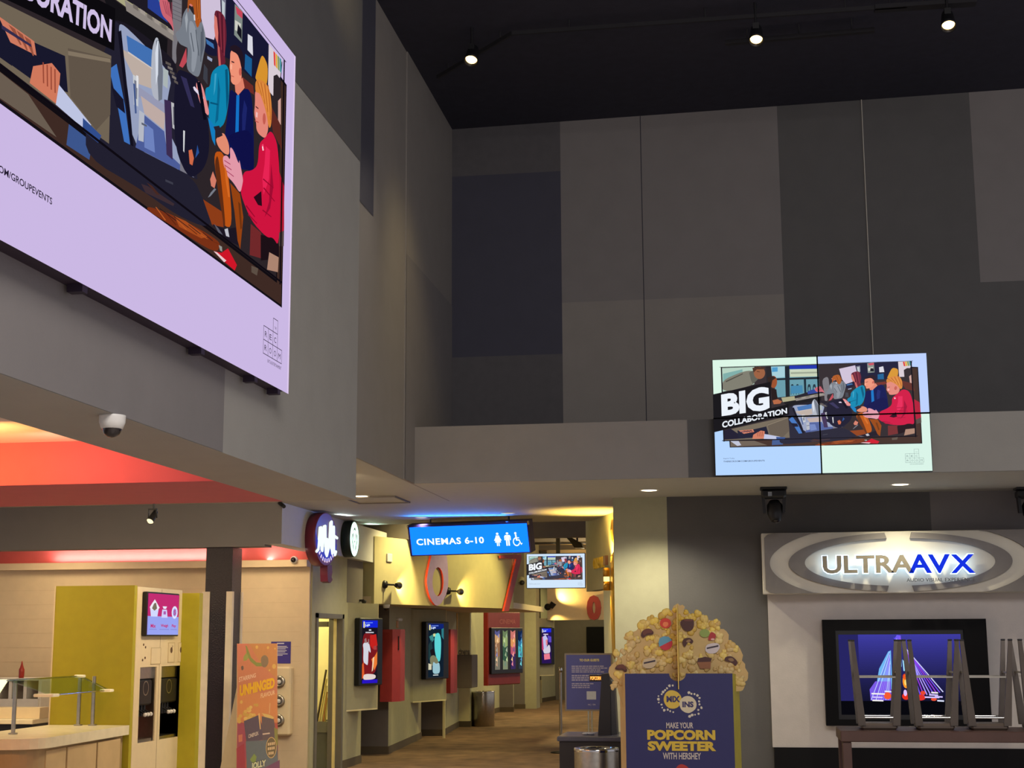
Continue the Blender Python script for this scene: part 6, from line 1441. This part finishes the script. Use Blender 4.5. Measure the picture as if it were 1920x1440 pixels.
# centre fin standing through the notch
finz = [(PZ_(770), 0), (PZ_(75), 0)]
b = MB(); xf = PX_(630)
prof = [(PY-.035, PZ_(772)), (PY-.03, PZ_(640)), (PY-.02, PZ_(400)), (PY+.0, PZ_(200)), (PY+.03, PZ_(120)), (PY+.06, PZ_(72)), (PY+.14, PZ_(84)), (PY+.3, PZ_(160)), (PY+.42, PZ_(340)), (PY+.5, PZ_(560)), (PY+.5, PZ_(770))]
prof2 = []
for (y0, z0), (y1, z1) in zip(prof, prof[1:]): prof2 += [(y0, z0), ((y0+y1)/2-.008, (z0+z1)/2)]
b.prism([(xf, y, z) for y, z in prof2+[prof[-1]]], (.006, 0, 0), 0, (222, 190, 90)); b.build('popcorn_fin', PRINT, t)
b = MB(); b.box(PX_(187)-.07, PY+.02, 0, PX_(1078)+.045, PY+.4, .02); b.build('base_board', SIDE, t)

# --- ceiling fittings -----------------------------------------------------------
dl_lab = ['narrow lit downlight in the low ceiling beside the grey ceiling hatch', 'dim downlight just above the left end of the blue cinema sign', 'small downlight above the right part of the blue cinema sign', 'glowing downlight left over the pale strip of the entrance wall', 'glowing downlight above the right part of the oval ring sign']
for i, p in enumerate(((678, 930), (790, 970), (953, 962), (1217, 919), (1688, 908))):
    q = at(*p, z=3.257); r = .1 if i in (3, 4) else .085
    t = thing('downlight', dl_lab[i], 'downlight', q, 'round downlights in the low ceiling')
    b = MB(); b.lathe([(r*.8, -.002), (r, -.006), (r*1.08, -.001), (r*1.08, .0)], q, (0,0,1), 28); b.build('trim_ring', WHITEP, t)
    b = MB(); b.lathe([(r*.82, -.004), (r*.5, -.008), (0, -.009)], q, (0,0,1), 28); b.build('lit_lens', LAMP_W if i in (0, 3, 4) else emat('lamp_dim', (214, 214, 206), 1.0), t)
q0, q1 = at(667, 936, z=3.257), at(740, 941, z=3.257)
b = MB(); xh = -4.35; b.box(-4.33, 15.82, 3.251, -3.76, 16.55, 3.2565, 0)
for a in ((-4.35,15.80,-3.74,15.82),(-4.35,16.55,-3.74,16.57),(-4.35,15.82,-4.33,16.55),(-3.76,15.82,-3.74,16.55)): b.box(a[0],a[1],3.24,a[2],a[3],3.2565,1)
tag(b.build('ceiling_hatch', [P_CEIL, P_TAUPE], None, (-4.05, 16.2, 3.25)), 'square grey access hatch in the low ceiling beside the narrow downlight', 'hatch')
# moving-head stage lights
def moving_head(px, label):
    q = at(px, 914, z=3.257); t = thing('stage_light', label, 'stage light', q, 'black moving-head lights under the bulkhead')
    x, y, z = q
    b = MB(); b.rbox(x-.14, y-.1, z-.025, x+.14, y+.1, z-.001, .006); b.build('mounting_plate', BLACKP, t)
    b = MB(); b.rbox(x-.13, y-.1, z-.115, x+.13, y+.1, z-.026, .02); b.build('base', BLACKP, t)
    b = MB(); b.box(x-.06, y-.103, z-.1, x-.02, y-.1, z-.055); b.build('label_plate', mat('pale_plate', (150, 160, 176), .5), t)
    for s in (-1, 1): b = MB(); b.prism([(x+s*.125, y-.05, z-.1), (x+s*.125, y+.05, z-.1), (x+s*.115, y+.04, z-.27), (x+s*.115, y-.04, z-.27)], (-s*.03, 0, 0)); b.build('yoke_arm', BLACKP, t)
    b = MB(); b.lathe([(0, 0), (.05, 0), (.082, .05), (.082, .15), (.06, .2), (.045, .23), (0, .23)], (x+.005, y+.03, z-.14), (.03, -.25, -1), 24); b.build('lamp_head', BLACKP, t)
    b = MB(); b.lathe([(.05, 0), (.03, .012), (0, .015)], Vector((x+.005, y+.03, z-.14))+Vector((.03, -.25, -1)).normalized()*.231, (.03, -.25, -1), 20); b.build('lens', LENS, t)
moving_head(1450, 'black moving-head stage light left above the auditorium sign')
moving_head(1928, 'black moving-head stage light cut by the right edge of the picture')

# track lights under the black hall ceiling
def lz(x, y): return hz(x)
for i, (p, lb) in enumerate((((884, 110), 'lit track spot nearest the left wall under the black ceiling'), ((1418, 72), 'lit track spot in the middle under the black ceiling'), ((1778, 45), 'lit track spot farthest right under the black ceiling'))):
    q = at(*p, z=7.4); t = thing('track_spot', lb, 'spotlight', (q.x, q.y, 7.74), 'warm track spots under the hall ceiling')
    b = MB(); b.tube((q.x, q.y+.02, 7.55), (q.x, q.y+.02, hz(q.x)), .012); b.box(q.x-.03, q.y-.01, 7.5, q.x+.03, q.y+.05, 7.56); b.build('stem', BLACKP, t)
    dr = Vector((-.05, -.6, -1)).normalized(); top = Vector((q.x, q.y, 7.4))-dr*.16
    b = MB(); b.lathe([(0, 0), (.05, 0), (.055, .02), (.068, .15), (.074, .2), (.066, .2), (.05, .13)], top, dr, 24); b.build('lamp_can', BLACKP, t)
    b = MB(); b.lathe([(.058, .165), (.045, .172), (0, .176)], top, dr, 20); b.build('lit_reflector', emat('spot_reflector', (255, 206, 120), 9), t)
TRK = mat('dark_track', (32, 31, 36), .8)
def rail(p0, p1, label, w=.03):
    a, c_ = at(*p0, z=7.62), at(*p1, z=7.62); d = (c_-a).normalized(); n = Vector((-d.y, d.x, 0))*w
    b = MB(); b.prism([a-n, c_-n, c_+n, a+n], (0, 0, .04)); 
    for k in (.15, .5, .85): m = a.lerp(c_, k); b.tube(m+Vector((0,0,.04)), (m.x, m.y, hz(m.x)-.006), .008)
    tag(b.build('lighting_track', TRK, None, a), label, 'track', 'lighting tracks under the black ceiling')
rail((960, 66), (1700, 14), 'long thin lighting track running across the black ceiling behind the spots', .012)
rail((1360, 84), (1640, 60), 'short dark lighting track beside the middle ceiling spot', .03)
rail((1640, 20), (1830, 8), 'wide grey lighting track at the top of the black ceiling', .06)
rail((820, 148), (960, 66), 'faint slanting track beside the left ceiling spot', .012)
# pale cable down the dark tile
a, c_ = at(1617, 230, y=BY-.012), at(1637, 662, y=BY-.012)
b = MB(); b.path([(c_.x+.0, BY-.012, 3.84), (c_.x, BY-.012, 5.2), (a.x, BY-.012, hz(a.x))], .006, 6)
tag(b.build('cable', mat('pale_cable', (190, 186, 176), .5), None, (c_.x, BY-.012, 3.84)), 'thin pale cable running down the dark tile to the video wall', 'cable')
# ------------------------------------------------------------------ light
w = bpy.data.worlds.new('world'); scn.world = w; w.use_nodes = True
w.node_tree.nodes['Background'].inputs[0].default_value = (.98, .95, 1.02, 1); w.node_tree.nodes['Background'].inputs[1].default_value = .46
WARM, YEL = (255, 236, 206), (255, 226, 160)
lamp('hall_fill', 'AREA', (2.0, 2, 7.5), 620, (255, 247, 240), (2.0, 6, 0), 5)  # unseen area light added as ambient fill for the hall
for i, p in enumerate(((884, 110), (1418, 72), (1778, 45))):
    q = at(*p, z=7.4); dr = Vector((-.05, -.6, -1)).normalized(); q = Vector((q.x, q.y, 7.4))+dr*.08
    lamp('hall_spot', 'SPOT', q, 120, WARM, q+dr*3, .08, 50, 1)
lamp('wall_washer', 'SPOT', (-1.7, 13.5, 7.3), 80, YEL, (-3.3, 14.2, 3.6), .3, 64, 1)
lamp('wall_washer', 'SPOT', (-1.6, 8.8, 7.2), 40, YEL, (-2.8, 9.9, 6.6), .1, 32, 1)
DL = [(678, 930), (790, 973), (953, 962), (1217, 919), (1688, 908)]
for i, p in enumerate(DL):
    q = at(*p, z=3.257); lamp('downlight', 'SPOT', q+Vector((0, 0, -.03)), (70, 60, 60, 105, 55)[i], (255, 242, 206), q+Vector((0, 0, -3)), .05, 125, .7)
# food shop
lamp('cove_lamp', 'AREA', (-5.9, 8.2, 2.76), 32, (255, 172, 90), (-5.9, 9.1, 2.9), 3.0, size_y=.2)
lamp('cove_lamp', 'AREA', (-4.0, 8.6, 2.8), 1.2, (255, 190, 170), (-3.9, 9.1, 2.95), 1.0, size_y=.1)
lamp('shop_lamp', 'AREA', (-7.4, 13.0, 3.22), 75, (255, 230, 184), (-6.8, 13.2, 0), 1.8)
lamp('shop_lamp', 'AREA', (-3.8, 13.0, 3.22), 60, (255, 232, 190), (-5.6, 13.9, .9), .8)
lamp('shop_lamp', 'AREA', (-5.7, 16.9, 3.0), 9, (255, 226, 180), (-5.8, 17.4, 0), .5)
lamp('shop_lamp', 'AREA', (-8.4, 16.9, 3.0), 9, (255, 226, 180), (-8.4, 17.4, 0), .5)
lamp('ledge_glow', 'AREA', (-7.5, SY-.1, 2.685), 12, (255, 232, 224), (-7.5, SY-.06, 4), 2.4, size_y=.06)
lamp('ledge_glow', 'AREA', (-5.8, SY-.1, 2.685), 3, (255, 232, 220), (-5.7, SY-.05, 4), .8, size_y=.06)
# light escaping above the lit signs
lamp('sign_spill', 'AREA', (xm_, SYY-.3, 3.17), 9, (50, 140, 255), (xm_+.1, SYY-1.3, 3.42), 1.5, size_y=.03)
lamp('sign_spill', 'AREA', (-5.0, 19.8, 3.2), .8, (200, 246, 226), (-4.7, 19.7, 4), .3, size_y=.06)
lamp('sign_spill', 'AREA', (-4.98, 18.2, 3.22), .6, (216, 236, 236), (-4.7, 18.1, 4), .3, size_y=.06)
# corridor
for y, e in ((23.6, 130), (27.8, 150), (32.0, 130)):
    lamp('corridor_wash', 'SPOT', (-2.5, y, 3.85), e, (255, 236, 150), (-5.4, y-.4, .9), .08, 78, .6)
lamp('closet_lamp', 'POINT', (-6.2, 19.2, 2.3), 30, (255, 246, 200), size=.1)
for x, y, z, e in ((-4.2, 21.2, 3.9, 90), (-4.2, 25.5, 3.9, 110), (-4.2, 29, 3.9, 80), (-4.2, 34, 3.9, 90), (-4.0, 39.5, 3.9, 50)):
    lamp('corridor_lamp', 'SPOT', (x, y, z), e*1.8, (255, 236, 168), (x-.2, y+.2, 0), .1, 130, .7)
lamp('far_ceiling_fill', 'POINT', (-3.4, 34, 3.3), 70, (255, 232, 180), size=.15)  # added fill without a fixture, brightens the far ceiling
lamp('entrance_lamp', 'SPOT', (-4.5, 25.8, 2.18), 40, (255, 226, 150), (-4.6, 25.9, 0), .08, 130, .6)
